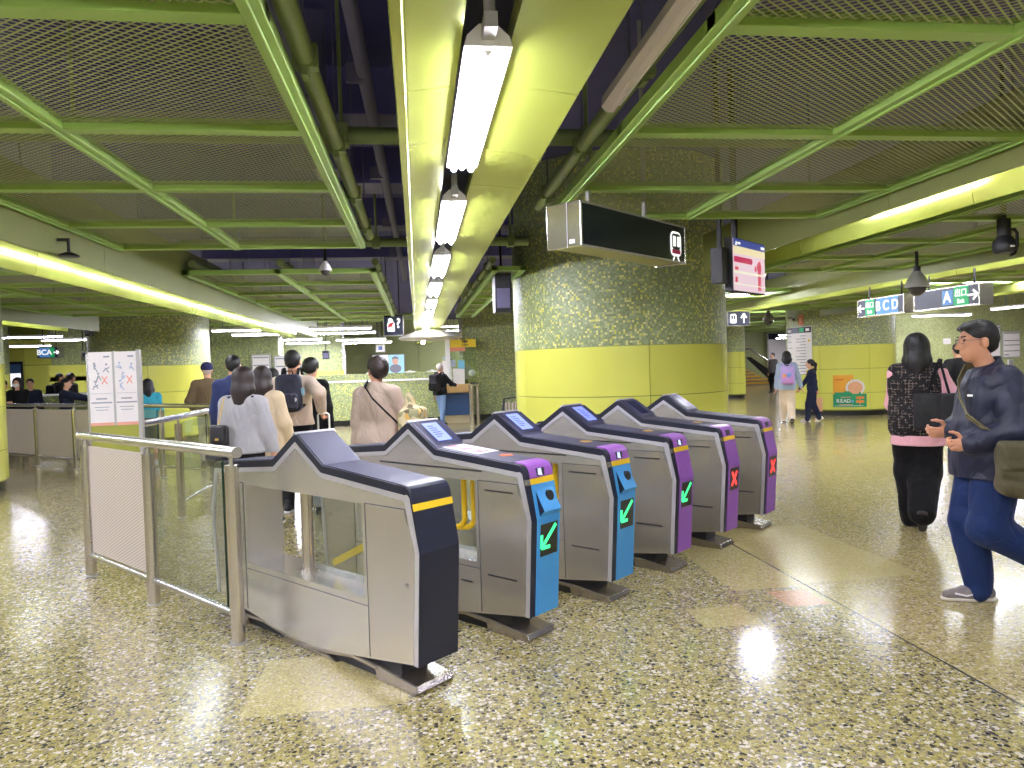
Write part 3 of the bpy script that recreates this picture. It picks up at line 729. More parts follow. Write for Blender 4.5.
def plainwall(px0,px1,Y,label,zb0=1.50,zb1=1.78,strips=True,ext=0):
    x0,x1=onY(px0,372,Y)[0],onY(px1,372,Y)[0]+ext; t=thing('mosaic_pier',label,'pier',((x0+x1)/2,Y,0)); h=(x1-x0)/2
    MB().box(-h,h,0,.6,.16,zb0).build('lower_mosaic',M_MOS,t,uv=True); MB().box(-h,h,0,.6,zb1,3.99).build('upper_mosaic',M_MOS,t,uv=True)
    MB().box(-h+.02,h-.02,.10,.5,zb0,zb1).build('recessed_band',M_MOS,t,uv=True); MB().box(-h+.03,h-.03,.03,.5,0,.16).build('skirting',M_SKIRT,t)
    if strips:
        for e in (-h,h): MB().box(e-.05,e+.05,-.02,.1,zb1,3.99).build('corner_strip',M_SATIN,t)
    return t
plainwall(211,281,22.9,'green mosaic pier behind the queue, carrying the framed notices')
plainwall(462,540,20.9,'green mosaic pier between the service kiosk and the broad column')
plainwall(281.5,344,27,'recessed mosaic pier with a yellow panel behind the man with the backpack',1.1,1.45)
lp=thing('yellow_panel','bright yellow enamel panel on the recessed pier','wall panel',(onY(327,377,26.9)[0],26.9,0)); MB().box(-.62,.62,0,.06,1.15,1.58).build('panel',M_LIME,lp,bevel=.006); MB().box(.62,.69,-.02,.08,.9,2.3).build('edge_strip',M_SATIN,lp)
# green back wall with joints
x0,x1=onY(345,350,37)[0],onY(560,350,37)[0]
gw=thing('panel_wall','plain olive panelled wall at the far end under the lamp channel','wall',((x0+x1)/2,37,0)); h=(x1-x0)/2
M_OWALL=mat('olive_wall',(176,184,120),.5,0,.06,1.)
for k in range(6): MB().box(-h+k*h/3+.02,-h+(k+1)*h/3-.02,0,.2,0,4.0).build('wall_panel',M_OWALL,gw)
# light-box posters
q0,q1=onY(373,365,36.7),onY(404,365,36.7)
pb=thing('poster_lightbox','pair of bright advertising posters on the far olive wall','poster',((q0[0]+q1[0])/2,36.7,0)); h=(q1[0]-q0[0])/2
M_AD1=emit('ad_white',(250,248,255),.52); M_AD2=emit('ad_blue',(176,222,238),.45)
zt,zb=onY(388,355,36.7)[2],onY(388,376,36.7)[2]
MB().box(-h-.05,h+.05,0,.2,zb-.05,zt+.05).build('frame',M_GREY,pb)
MB().box(-h,0,-.02,0,zb,zt).build('poster',M_AD1,pb); p=MB().box(0.02,h,-.02,0,zb,zt).build('poster',M_AD2,pb)
MB().ball((h*.45,-.03,(zb+zt)/2+.22),(.16,.02,.2),12).build('portrait_face',emit('ad_skin',(222,180,160),.4),p); MB().ball((h*.45,-.03,(zb+zt)/2-.16),(.3,.02,.22),12).ball((h*.45,-.028,(zb+zt)/2+.34),(.17,.02,.12),12).build('portrait_dark',emit('ad_dark',(140,140,160),.4),p)
MB().ball((-h*.3,-.03,(zb+zt)/2+.05),(.05,.02,.06),8).build('emblem',mat('ad_mark',(150,160,220),.5),pb)
# framed notices on the pier
for k,(u0,v0,u1,v1) in enumerate(((251,354.5,271.5,384),(273.5,355.5,302,384))):
    a=onY(u0,v0,22.8); b=onY(u1,v1,22.8)
    n=thing('framed_notice','framed notice with dark headings on the mosaic pier, %s one'%('left' if k==0 else 'right'),'notice',((a[0]+b[0])/2,22.8,0)); h=(b[0]-a[0])/2; zt,zb=a[2],b[2]
    MB().box(-h,h,0,.06,zb,zt).build('frame',M_GREY,n); MB().box(-h+.04,h-.04,-.01,0,zb+.04,zt-.04).build('sheet',PAPER,n)
    m=MB()
    for z in (zt-.10,zt-.34,zt-.62): m.box(-h+.06,h-.06,-.016,-.01,z-.02,z+.02)
    m.build('heading',INK,n)
# ------------------------------------------------------------------ service kiosk
kY=20.0; k0,k1=onY(437,400,kY)[0],onY(474,400,kY)[0]; h=(k1-k0)/2
ks=thing('service_kiosk','small customer service kiosk with blue front, wooden counter and white canopy','kiosk',((k0+k1)/2,kY,0))
MB().box(-h+.1,h,.1,.75,.22,.84).build('blue_front',mat('kiosk_blue',(34,66,112),.5),ks); MB().box(-h+.1,h,.16,.7,0,.22).build('base_panel',mat('kiosk_tan',(190,176,140),.5),ks)
MB().box(-h+.05,h,-.05,.8,.84,1.08).build('counter',mat('counter_wood',(188,152,96),.45,0,.15,6.),ks,bevel=.02)
MB().box(-h+.28,-h+.40,-.02,.12,1.08,2.4).build('corner_post',M_WHITE,ks)
MB().box(-h+.4,h+.1,.1,.12,1.08,2.3).build('glass_screen',M_GLASS,ks)
MB().box(-h+.42,h+.1,.02,.08,2.10,2.32).build('yellow_sign',mat('kiosk_yellow',(238,204,40),.5),ks)
p=text_mesh('客',.22,M_BLACK); link('sign_mark',p,ks,loc=(.32,.012,2.21),rot=(PI/2,0,0))
MB().lathe([(.4,-.02),(.82,.0),(.9,.05),(.8,.12),(.4,.24),(.2,.27)],28,(-.62,.2,2.34)).build('canopy',mat('canopy_white',(226,220,208),.5),ks,smooth=40)
r=random.Random(2)
for (x,z,w,hh,c) in ((-.2,1.42,.13,.32,PAPER),(-.06,1.66,.1,.1,INKB),(.12,1.3,.16,.22,PAPER),(.2,1.62,.09,.12,mat('leaflet_cyan',(120,190,220),.5)),(-.2,1.82,.12,.03,INKB),(.1,2.06,.22,.06,INKR)):
    MB().box(x-w,x+w,.085,.098,z-hh,z+hh).build('leaflet',c,ks)
pst=onY(471,400,19.4)
sp=thing('barrier_post','tall steel post standing at the corner of the service kiosk','post',(onY(471.5,400,19.6)[0],19.6,0)); MB().cyl((0,0,0),(0,0,1.06),.07,14).cyl((.17,0,0),(.17,0,1.06),.05,12).cyl((-.02,0,1.06),(.2,0,1.06),.06,12).build('post',M_STEELV,sp,smooth=40)
mn=thing('desk_monitor','small monitor and gear on the kiosk counter by the post','monitor',(onY(466,375,20.3)[0],20.35,1.08)); MB().box(-.12,.14,0,.05,.12,.5).build('screen_back',M_GREY,mn); MB().box(-.05,.05,-.05,.1,0,.12).build('stand',M_BLACK,mn); MB().ball((.18,0,.3),.1,10).build('headset',M_WHITE,mn,smooth=60)
# striped rack beside the broad column
rk=at(503,422,0); rk=onY(510,410,12.2)
st=thing('striped_rack','dark rack with pale striped bars standing between the kiosk pier and broad column','rack',(onY(512,410,11.9)[0],11.9,0))
m=MB()
MB().tube([(-.20,0,0),(-.17,0,.62),(-.13,0,1.0),(.16,0,1.03),(.19,0,.6),(.2,0,0)],.022,10).build('rack_frame',M_NAVY,st,smooth=50)
MB().beam((-.18,0,.55),(.19,0,.55),.03,.04).beam((-.2,-.2,0.02),(-.2,.2,0.02),.04,.04).beam((.2,-.2,0.02),(.2,.2,0.02),.04,.04).build('rack_foot',M_NAVY,st)
for x in (-.08,.03,.13): MB().tube([(x-.03,-.02,.56),(x-.02,-.02,.93),(x+.03,-.02,.95),(x+.035,-.02,.57)],.013,8).build('striped_bar',mat('pale_pink',(226,204,206),.5),st,smooth=50)

# ------------------------------------------------------------------ stairs and far right
sY=38.5; s0,s1=onY(738,380,sY)[0],onY(764,380,sY)[0]
stt=thing('staircase','distant stairs with yellow nosings going up behind the slim column','stairs',((s0+s1)/2,sY,0)); h=(s1-s0)/2+.6
M_YN=mat('yellow_nosing',(214,168,60),.6); M_ST=mat('stair_stone',(126,122,104),.6)
for k in range(8):
    MB().box(-h,h-.22*k,.32*k,.32*k+.34,0,.18*(k+1)).build('step',M_ST,stt); MB().box(-h,h-.22*k,.32*k-.02,.32*k+.05,.18*k+.07,.18*(k+1)+.004).build('nosing',M_YN,stt)
MB().prism([(-.0,.0),(.5,0),(.5,.3),(-1.4,1.6),(-1.7,1.6)],-.1,-.05,'y').build('skirting',M_SKIRT,stt,loc=(h,0,0))
MB().tube([(-h,-.1,2.05),(-.1,-.1,2.05),(h-.1,-.1,1.2),(h+.05,-.1,1.2)],.05,10).build('handrail',M_SATIN,stt,smooth=50)
x0=onY(700,380,41.5)[0];x1=onY(830,380,41.5)[0]
w=thing('stair_wall','beige mosaic wall beyond the distant stairs','wall',((x0+x1)/2,41.5,0)); MB().box(-(x1-x0)/2,(x1-x0)/2,0,.4,.25,4).build('wall_face',M_MOSW,w,uv=True); MB().box(-(x1-x0)/2,(x1-x0)/2,-.02,.38,0,.25).build('skirting',M_SKIRT,w)
x0=onY(771,360,37)[0]
w=thing('directory_board','second white directory board on the far wall, beyond the backpack carrier','directory board',(onY(780,360,40.9)[0],40.9,0)); 
MB().box(-.72,.72,0,.2,.9,3.0).build('sheet',PAPER,w); MB().box(-.7,.7,-.03,0,2.62,2.98).build('header',M_NAVY,w)
# right wall of mosaic behind the woman
rY=21.6; x0=onY(896.5,360,rY)[0]; xm=onY(964,360,rY)[0]; x1=x0+12
rw=thing('mosaic_wall','pale olive mosaic wall on the right behind the woman in the tweed vest','wall',(x0,rY,0))
MB().box(0,xm-x0-.01,0,.4,.16,4).build('wall_panel',M_MOSW,rw,uv=True); MB().box(xm-x0+.01,x1-x0,0,.4,.16,4).build('wall_panel',M_MOSW,rw,uv=True); MB().box(0,x1-x0,.02,.4,0,.16).build('skirting',M_SKIRT,rw)
def onwall(name,label,cat,u0,v0,u1,v1,Y,fr,sheet,lines=(),dep=.04):
    a=onY(u0,v0,Y);b=onY(u1,v1,Y); t=thing(name,label,cat,((a[0]+b[0])/2,Y,b[2])); h=(b[0]-a[0])/2; z=a[2]-b[2]
    MB().box(-h,h,-dep,-.002,0,z).build('frame',fr,t); s=MB().box(-h*.9,h*.9,-dep-.008,-dep,z*.04,z*.96).build('sheet',sheet,t)
    m=MB()
    for q,(f,w) in enumerate(lines): m.box(-h*.86,-h*.86+h*1.72*w,-dep-.014,-dep-.008,z*f-.03*z*.4,z*f+.03*z*.4)
    if lines: m.build('printed_rule',M_BLACK,t)
    return t
onwall('framed_notice','framed white notice with four dark rules, at the far right edge of the wall','notice',1001.5,331.5,1019.5,357.5,rY,M_GREY,PAPER,((.93,1),(.65,1),(.48,1),(.26,1),(.12,.3)))
onwall('wall_switch','small white call plate under the framed notice on the right wall','wall plate',1007.5,359.5,1013,367,rY,M_WHITE,M_GREY)
onwall('small_sign','tiny white and blue sign on the wall above the person in black','sign',943,338.5,950,344,rY,M_WHITE,PAPER,((.5,.5),))
onwall('framed_notice','notice frame half hidden behind the head of the man in navy','notice',982,325,1000,357,rY,M_GREY,PAPER,((.9,1),))

# directory board and posters on the right column (curved faces that follow its shaft)
RCl=RC[1]; RCr=RC[2]
def colpt(u): # angle on the right column for a pixel column
    d=ray(u,360); d=np.array([d[0],d[1]])/np.linalg.norm(d[:2]); c=np.array(RCl[:2]); b=np.dot(d,c); disc=b*b-(c@c-(RCr+.01)**2); t=b-math.sqrt(max(0,disc)); p=d*t-c; a=math.atan2(p[1],p[0]); return (a if a<0 else a-2*PI),t
def curved(par,name,u0,u1,za,zb,m,out=.02,th=.015):
    a0,_=colpt(u0); a1,_=colpt(u1); return MB().arc(RCr+out-th,RCr+out,a0,a1,za,zb,10).build(name,m,par,smooth=40)
def colz(u,v): _,t=colpt(u); d=ray(u,v); d=d/np.linalg.norm(d[:2]); return H+d[2]*t
db=thing('directory_board','tall white directory board with dark header, curved round the right column','directory board',RCl)
zt,zb=colz(800,327),colz(800,374)
curved(db,'sheet',788.5,812.5,zb,zt,PAPER,.03); hd=curved(db,'header',788.8,812.2,zt-.16,zt-.01,M_NAVY,.04); curved(hd,'exit_mark',801,805,zt-.14,zt-.03,mat('exit_green',(40,178,110),.4),.046)
curved(hd,'white_arrow',807,810.5,zt-.12,zt-.05,M_WHITE,.046); curved(hd,'white_mark',789.5,793,zt-.13,zt-.06,M_WHITE,.046); curved(db,'yellow_spot',809,811,zt-.40,zt-.34,M_YEL,.04)
for q in range(14):
    z=zt-.24-q*.078; curved(db,'printed_line',797 if q%3 else 801,806.5,z-.010,z+.010,INK,.036); 
    if q%2==0: curved(db,'printed_line',789.5,793,z-.008,z+.008,INK,.036)
op=thing('orange_notice','small orange notice high on the right column above the directory board','notice',RCl); curved(op,'sheet',800,804.5,colz(802,325),colz(802,315),mat('coral_sheet',(240,140,96),.5),.03); curved(op,'symbol',801,803.5,colz(802,322.5),colz(802,317.5),mat('coral_light',(250,190,160),.5),.036)
lb=thing('wall_camera','small white camera on the right column beside the orange notice','camera',(0,0,0)); a,_=colpt(793.5); p=(RCl[0]+math.cos(a)*(RCr+.07),RCl[1]+math.sin(a)*(RCr+.07),colz(793.5,319.5)); lb.location=p; MB().ball((0,0,0),(.09,.07,.07),12).build('housing',M_WHITE,lb,smooth=60); MB().ball((.05,-.05,-.01),.035,10).build('lens',M_BLACK,lb,smooth=60)
rp=thing('read_poster','green and orange READ poster with wooden signboards on the lime panels of the right column','poster',RCl)
g0,g1=832.5,865.5; zb_,zm,zt_=colz(849,407),colz(849,394),colz(849,375)
GRN=mat('poster_green',(34,150,98),.5); ORG=mat('poster_amber',(246,176,52),.5)
curved(rp,'amber_back',832.5,853,zm-.05,zt_,ORG,.02); curved(rp,'green_hill',g0,g1,zb_,zm,GRN,.028)
for u0,u1,dz in ((834,843,.045),(843,851,.07),(851,860,.05)): curved(rp,'green_hill_top',u0,u1,zm-.01,zm+dz,GRN,.028)
for q in range(9):
    f=(q+.5)/9*2-1; w_=math.sqrt(1-f*f); curved(rp,'white_outline',854.5-9.5*w_,854.5+9.5*w_,zm+.16+.20*(f-.112),zm+.16+.20*(f+.112),M_WHITE,.024); curved(rp,'plain_shape',854.5-7.3*w_,854.5+7.3*w_,zm+.16+.155*(f-.112),zm+.16+.155*(f+.112),mat('poster_skin',(236,176,130),.5),.032)
for k,(c,u,m_) in enumerate((('R',837.2,M_WHITE),('E',840.7,M_WHITE),('A',844.2,M_WHITE),('D',847.9,M_WHITE),('e',851.6,mat('poster_lightblue',(120,190,236),.5)))):
    a,_=colpt(u); me=text_mesh(c,.125,m_,.004); r_=RCr+.036
    link('letter',me,rp,loc=(math.cos(a)*r_,math.sin(a)*r_,zb_+.155),rot=(PI/2,0,a+PI/2))
for z in (.20,.10): curved(rp,'wooden_board',855,863,zb_+z,zb_+z+.07,mat('poster_wood',(226,140,60),.5),.034)
curved(rp,'board_post',858.5,859.3,zb_+.02,zb_+.27,mat('poster_wood',(226,140,60)),.032); curved(rp,'small_print',838,852,zb_+.05,zb_+.07,INKO,.034); curved(rp,'small_print',840,850,zb_+.24,zb_+.26,INKO,.034); curved(rp,'script_line',834.5,843,zt_-.13,zt_-.10,mat('poster_deep',(226,120,30),.5),.026)
curved(rp,'base_line',834,862,zb_+.025,zb_+.035,M_WHITE,.034)

# ------------------------------------------------------------------ far left
x0=onY(-60,372,30)[0]; x1=onY(52,372,30)[0]
fl=thing('lime_wall','far lime panelled wall at the left behind the people in dark clothes','wall',((x0+x1)/2,30,0)); h=(x1-x0)/2
for k in range(3):
    for j in range(4): MB().box(-h+j*h/2+.01,-h+(j+1)*h/2-.01,0,.1,.15+1.0*k+.01,.15+1.0*(k+1)-.01).build('wall_panel',M_LIME,fl)
MB().box(-h,h,.02,.3,0,4.0).build('backing',M_LIMEJ,fl)
plainwall(52,92,25.5,'mosaic pier at the far left behind the two people side by side',1.86,1.88,False)
for j,(a_,b_) in enumerate(((53,72),(73,92))):
    u=onY(a_,372,25.45)[0];v=onY(b_,372,25.45)[0]
lpan=thing('lime_panel','lime enamel panel facing on the far left mosaic pier','wall panel',(onY(72,372,25.4)[0],25.4,0)); 
for z in (.2,.76,1.32,1.7): MB().box(-.68,.68,0,.08,z-.2,z+.33).build('panel',M_LIME,lpan)
u0,u1=onY(22,400,18.6)[0],onY(90,400,18.6)[0]
fw,h=wallthing('low_wall','waist-high mosaic wall at the far left behind the railing','low wall',u0-3,u1,18.6,0,1.17); MB().box(-h,h,-.03,.43,1.17,1.21).build('cap',M_WHITE,fw)
sc=onY(14,368,28.5); tvf=thing('wall_screen','narrow blue-white lit panel on the far left lime wall','screen',(onY(13,372,29.8)[0],29.8,0)); MB().box(-.32,.32,0,.1,1.3,2.3).build('frame',M_NAVY,tvf); MB().box(-.27,.27,-.02,0,1.35,1.85).build('lit_sheet',M_AD1,tvf); MB().box(-.27,.27,-.02,0,1.86,2.2).build('dark_sheet',mat('blue_sheet',(70,100,150),.4),tvf)

# ------------------------------------------------------------------ lamps of the far zone, running across
def cross_lamp(u0,u1,v,Y,label,z=None):
    a=onY(u0,v,Y); b=onY(u1,v,Y); z=a[2]*.5+b[2]*.5; L=(b[0]-a[0])
    t=thing('ceiling_lamp',label,'ceiling lamp',((a[0]+b[0])/2,Y,z),0,'lamps running across the far hall')
    MB().box(-L/2,L/2,-.09,.09,.0,.06).build('housing',M_WHITE,t); MB().box(-L/2+.03,L/2-.03,-.07,.07,-.02,.0).build('diffuser',M_TUBE2,t)
    for x in (-L*.35,L*.35): MB().cyl((x,0,.06),(x,0,4.0-z),.01,6).build('hanger',M_DUCT,t)
for k,(u0,u1,v,Y,l) in enumerate(((212,283,330,18.6,'long lit lamp above the cap-wearing man, upper left of the far group'),(232,296,334.5,20,'long lit lamp above the cap-wearing man, just below the upper left one'),(308,372,328.5,18.4,'long lit lamp left of the question-mark sign, upper one'),(318,376,333,20,'long lit lamp left of the question-mark sign, lower one'),
   (280,322,339.5,24,'short lit lamp above the backpack man, upper one'),(286,330,343,26,'short lit lamp above the backpack man, lower one'),(336,386,339.5,24,'short lit lamp under the question-mark sign, upper one'),(344,392,342.5,26,'short lit lamp under the question-mark sign, lower one'),
   (0,62,337,21.5,'long lit lamp at the far left above the green exit sign, left one'),(42,90,340,23,'long lit lamp at the far left above the green exit sign, right one'))):
    cross_lamp(u0,u1,v,Y,l)
raft([-8.6,-6.4,-4.2,-2.0,.0],[19.6,21.8],'wide mesh ceiling raft over the far hall with the crossing lamps',z=2.98)
raft([9.2,11.4,13.6,15.8],[18.5+2.2*i for i in range(3)],'mesh ceiling raft above the right mosaic wall',z=2.9)
raft([11.5,13.5,15.5,17.5],[24.6+2.2*i for i in range(5)],'mesh ceiling raft above the way to the stairs',z=2.8)
for k,(X,Y) in enumerate(((16.3,28.0),(18.3,33),(20.8,38.0),(14,14),(15,19.0),(9.0,7.5),(9.3,11),(14.2,14.0),(12.3,7.5),(8.0,20.5),(5.4,12.5),(-12.6,26.2),(4.85,10.55),(14.9,24.6),(1.5,31),(1.5,34.5),(10.8,20.0),(13.2,20.2),(15.6,20.2))):  # fill lamps added to brighten dark areas; the television one follows a floor reflection
    t=thing('ceiling_lamp',['added fill lamp above the way to the stairs, nearer','added fill lamp above the way to the stairs, middle','added fill lamp above the stairs','added fill lamp at the far right in front of the mosaic wall','added fill lamp over the right mosaic wall','added fill lamp between the two right troughs, nearest','added fill lamp between the two right troughs, farther','added fill lamp in front of the right mosaic wall, nearer','added fill lamp at the far right beyond all troughs','added fill lamp beside the way to the stairs, by the right column','added fill lamp behind the broad column','added fill lamp over the people at the far left','lit lamp behind the television, right of the broad column','added fill lamp hidden behind the column with the directory board','added fill lamp in front of the far olive wall, nearer','added fill lamp in front of the far olive wall, farther','added lamp washing the right mosaic wall, left one','added lamp washing the right mosaic wall, middle one','added lamp washing the right mosaic wall, right one'][k],'ceiling lamp',(X,Y,2.6 if k<5 else 2.72 if k<14 else 3.3),PI/2 if k==12 else 0,'lamps running across the far hall')
    MB().box(-.9,.9,-.09,.09,0,.06).build('housing',M_WHITE,t); MB().box(-.87,.87,-.07,.07,-.02,0).build('diffuser',M_TUBE2,t); MB().cyl((0,0,.06),(0,0,4.0-t.location.z),.012,6).build('hanger',M_DUCT,t)

# ------------------------------------------------------------------ hanging signs
M_SIGNB=mat('sign_black',(22,28,44),.25,0,.04); M_SIGNG=mat('sign_slate',(70,74,96),.35,0,.05); M_EXG=emit('exit_green_lit',(30,170,104),.3,(30,170,104)); M_WL=emit('sign_white_lit',(250,250,250),.5,(240,240,240)); M_CY=emit('sign_blue_lit',(84,140,200),.3,(84,140,200)); M_BRONZE=steel('sign_steel',(206,200,186),.25)
big=rg((3.641+4.975)/2,2.718,2.41); t=thing('train_sign','large dark hanging sign box with a white train symbol near its right end','hanging sign',tuple(big),GA)
hw=.667; hd_=.125; hh=.14
MB().box(-hw+.012,hw-.012,-hd_+.004,hd_-.004,-hh+.012,hh-.006).build('case',mat('sign_case_olive',(150,144,104),.4,.3),t)
MB().box(-hw+.02,hw-.02,-hd_-.004,-hd_+.004,-hh+.014,hh-.012).build('face',M_SIGNB,t)
for s in (-1,1): MB().box(s*hw-.012,s*hw+.012,-hd_-.008,hd_+.008,-hh,hh).build('end_plate',M_BRONZE,t,bevel=.004)
MB().box(-hw,hw,-hd_-.008,-hd_+.004,hh-.012,hh).box(-hw,hw,-hd_-.008,-hd_+.004,-hh,-hh+.014).build('face_frame',M_GREY,t)
MB().box(-.667-.014,-.667-.011,-.03,-.028,-.14,.14).box(-.6815,-.680,-.085,-.045,-.118,-.092).build('maker_plate',M_WHITE,t)
for x in (-.4,.3): MB().box(x-.012,x+.012,-.012,.012,hh,4.0-big[2]).build('hanger',M_GREY,t)
y=-hd_-.006; c=.515
def rrect(x0,x1,z0,z1,r,n=5):
    P=[]
    for cx,cz,a in ((x1-r,z1-r,0),(x0+r,z1-r,90),(x0+r,z0+r,180),(x1-r,z0+r,270)):
        for k in range(n+1): b=R_(a+90*k/n); P.append((cx+r*math.cos(b),cz+r*math.sin(b)))
    return P
sy=MB().prism(rrect(c-.078,c+.078,-.095,.085,.045),y-.003,y,'y').build('train_symbol',M_WL,t)
MB().prism(rrect(c-.060,c+.060,-.045,.068,.025),y-.006,y-.003,'y').build('symbol_glass',M_BLACK,sy)
MB().prism(rrect(c-.050,c-.012,-.026,.050,.008),y-.009,y-.006,'y').prism(rrect(c+.012,c+.050,-.026,.050,.008),y-.009,y-.006,'y').build('symbol_window',M_WL,sy)
MB().prism(rrect(c-.060,c+.060,-.078,-.046,.006),y-.006,y-.003,'y').build('symbol_stripe',mat('symbol_magenta',(214,60,120),.4),sy)
MB().beam((c-.025,y-.002,-.10),(c-.045,y-.002,-.13),.012,.004,up=(0,1,0)).beam((c+.025,y-.002,-.10),(c+.045,y-.002,-.13),.012,.004,up=(0,1,0)).build('symbol_feet',M_WL,t)
# television
tv=rg(6.0,2.53,2.325); t=thing('television','hanging television showing a pink advertisement beside the broad column','television',tuple(tv),GA)
w,hh=.335,.225
MB().box(-w,w,0,.07,-hh,hh).build('case',M_BLACK,t,bevel=.006)
def lit(name,c,s=.46): return emit(name,c,s,(20,20,20))
sc=MB().box(-w+.012,w-.012,-.004,0,-hh+.012,hh-.012).build('screen',lit('tv_pink',(244,214,224)),t)
z=lambda f:-hh+.012+f*(2*hh-.024)
MB().box(-w+.012,w-.012,-.008,-.004,z(.86),z(1)).build('top_bar',lit('tv_blue',(66,80,160)),sc); MB().box(-w+.012,w-.012,-.008,-.004,z(.72),z(.86)).build('yellow_bar',lit('tv_cream',(252,234,190)),sc)
MB().prism(rrect(-w+.02,.05,z(.55),z(.66),.02),-.008,-.004,'y').build('crimson_ribbon',lit('tv_crimson',(206,50,100)),sc)
MB().ball((.2,-.006,z(.52)),(.05,.004,.06),10).box(.17,.23,-.008,-.004,z(.05),z(.42)).ball((.12,-.006,z(.48)),(.025,.004,.03),8).build('red_figure',lit('tv_red',(222,80,104)),sc)
MB().box(-w+.04,-w+.10,-.008,-.004,z(.40),z(.46)).box(-w+.04,-w+.08,-.008,-.004,z(.16),z(.26)).build('red_mark',lit('tv_red',(222,80,104)),sc)
MB().box(-w+.012,w-.012,-.0085,-.004,z(.34),z(.38)).box(-w+.012,w-.012,-.0085,-.004,z(.12),z(.14)).build('light_line',lit('tv_line',(255,250,220)),sc)
MB().ball((-w+.06,-.010,z(.92)),(.012,.003,.014),8).box(-w+.045,-w+.075,-.011,-.008,z(.875),z(.90)).box(-w+.09,-w+.14,-.011,-.008,z(.90),z(.94)).box(w-.1,w-.03,-.011,-.008,z(.90),z(.95)).build('white_mark',M_WL,sc)
MB().box(-.46,-.345,.03,.13,-.16,.13).cyl((-.42,.028,.09),(-.42,.022,.09),.012,10).cyl((-.42,.028,-.1),(-.42,.022,-.1),.012,10).build('side_box',M_BLACK,t,bevel=.006)
MB().box(-.34,.0,.06,.12,-.03,.03).box(-.40,-.37,.07,.10,.13,4.0-tv[2]).box(-.1,-.06,.07,.11,.0,4.0-tv[2]).build('bracket',M_BLACK,t)
# exit signs on the right (panels run along the hall, seen obliquely)
def arrow_poly(cx,cz,s,dx):
    m=MB(); return [((cx-dx*s,cz),(cx+dx*s,cz)),((cx+dx*s,cz),(cx+dx*s*.1,cz+s*.75)),((cx+dx*s,cz),(cx+dx*s*.1,cz-s*.75))]
def exit_sign(name,label,X,y_near,y_far,z0,z1,items,capw=.09):
    # faces -x; local x runs from the far end to the near end
    L=y_far-y_near; c=(X,(y_near+y_far)/2,(z0+z1)/2); t=thing(name,label,'hanging sign',c,R_(-90)); h=(z1-z0)/2
    MB().box(-L/2,L/2,.0,.16,-h,h).build('case',M_BRONZE,t); MB().box(-L/2+.01,L/2-.01,-.006,0,-h+.02,h-.012).build('face',M_SIGNG,t)
    MB().box(L/2,L/2+.015,-.01,.17,-h,h).build('end_plate',M_BRONZE,t); MB().box(-L/2-.015,-L/2,-.01,.17,-h,h).build('end_plate',M_BRONZE,t)
    for x in (-L*.35,L*.35): MB().cyl((x,.08,h),(x,.08,2.53-c[2]),.012,8).build('hanger',M_BLACK,t)
    for kind,x,s,m_ in items:
        if kind=='bg': MB().box(x-s/2,x+s/2,-.010,-.006,-h+.02,h-.012).build('colour_field',m_,t)
        elif kind in ('R','L'):
            m=MB()
            for a,b in arrow_poly(x,0,s,1 if kind=='R' else -1): m.beam((a[0],-.011,a[1]),(b[0],-.011,b[1]),.024,.006,up=(0,1,0))
            m.build('arrow',m_,t)
        elif kind=='sq': MB().box(x-s/2,x+s/2,-.009,-.006,-s/2,s/2).build('letter_field',m_,t)
        else:
            txt,dz,size=kind; link('lettering',text_mesh(txt,size,m_),t,loc=(x,-.013,dz),rot=(PI/2,0,0))
exit_sign('exit_sign','hanging exit sign with letter A, a green field and an arrow pointing right',6.5,7.62,8.71,2.085,2.34,[('bg',.27,.24,M_EXG),('R',.455,.075,M_WL),('sq',.045,.18,M_CY),(('A',0,.19),.045,0,M_WL),(('出口',.035,.10),.27,0,M_WL),(('Exit',-.06,.075),.27,0,M_WL)])
exit_sign('exit_sign','hanging exit sign with letters B C D and an arrow pointing left',6.5,8.93,9.93,2.09,2.345,[('bg',-.22,.21,M_EXG),('L',-.42,.07,M_WL),('bg',.16,.46,M_CY),(('B C D',0,.19),.16,0,M_WL),(('出口',.035,.095),-.22,0,M_WL),(('Exit',-.06,.07),-.22,0,M_WL)])
# small signs
def face_sign(label,u0,v0,u1,v1,Y,build,name='hanging_sign',dep=.12,base=M_SIGNG,hang=True,top=4.0):
    a=onY(u0,v0,Y);b=onY(u1,v1,Y); h=(b[0]-a[0])/2; k=(a[2]-b[2])/2; t=thing(name,label,'hanging sign',((a[0]+b[0])/2,Y,(a[2]+b[2])/2))
    MB().box(-h,h,0,dep,-k,k).build('case',M_GREY,t); MB().box(-h+.015,h-.015,-.006,0,-k+.015,k-.015).build('face',base,t)
    if hang:
        for x in (-h*.6,h*.6): MB().cyl((x,dep/2,k),(x,dep/2,top-t.location.z),.012,6).build('hanger',M_BLACK,t)
    build(t,h,k); return t
def b_train(t,h,k):
    s=MB().prism(rrect(-h*.75,-h*.2,-k*.65,k*.65,k*.25),-.010,-.006,'y').build('train_symbol',M_WL,t); MB().box(-h*.66,-h*.5,-.013,-.010,-k*.1,k*.4).box(-h*.45,-h*.29,-.013,-.010,-k*.1,k*.4).build('symbol_window',M_SIGNG,s)
    m=MB()
    for a,b in (((.45*h,-.65*k),(.45*h,.65*k)),((.45*h,.65*k),(.2*h,.05*k)),((.45*h,.65*k),(.7*h,.05*k))): m.beam((a[0],-.011,a[1]),(b[0],-.011,b[1]),.03,.006,up=(0,1,0))
    m.build('arrow',M_WL,t)
face_sign('grey hanging sign with train symbol and upward arrow just right of the broad column',727,311.5,750,325.5,14.5,b_train,top=2.52)
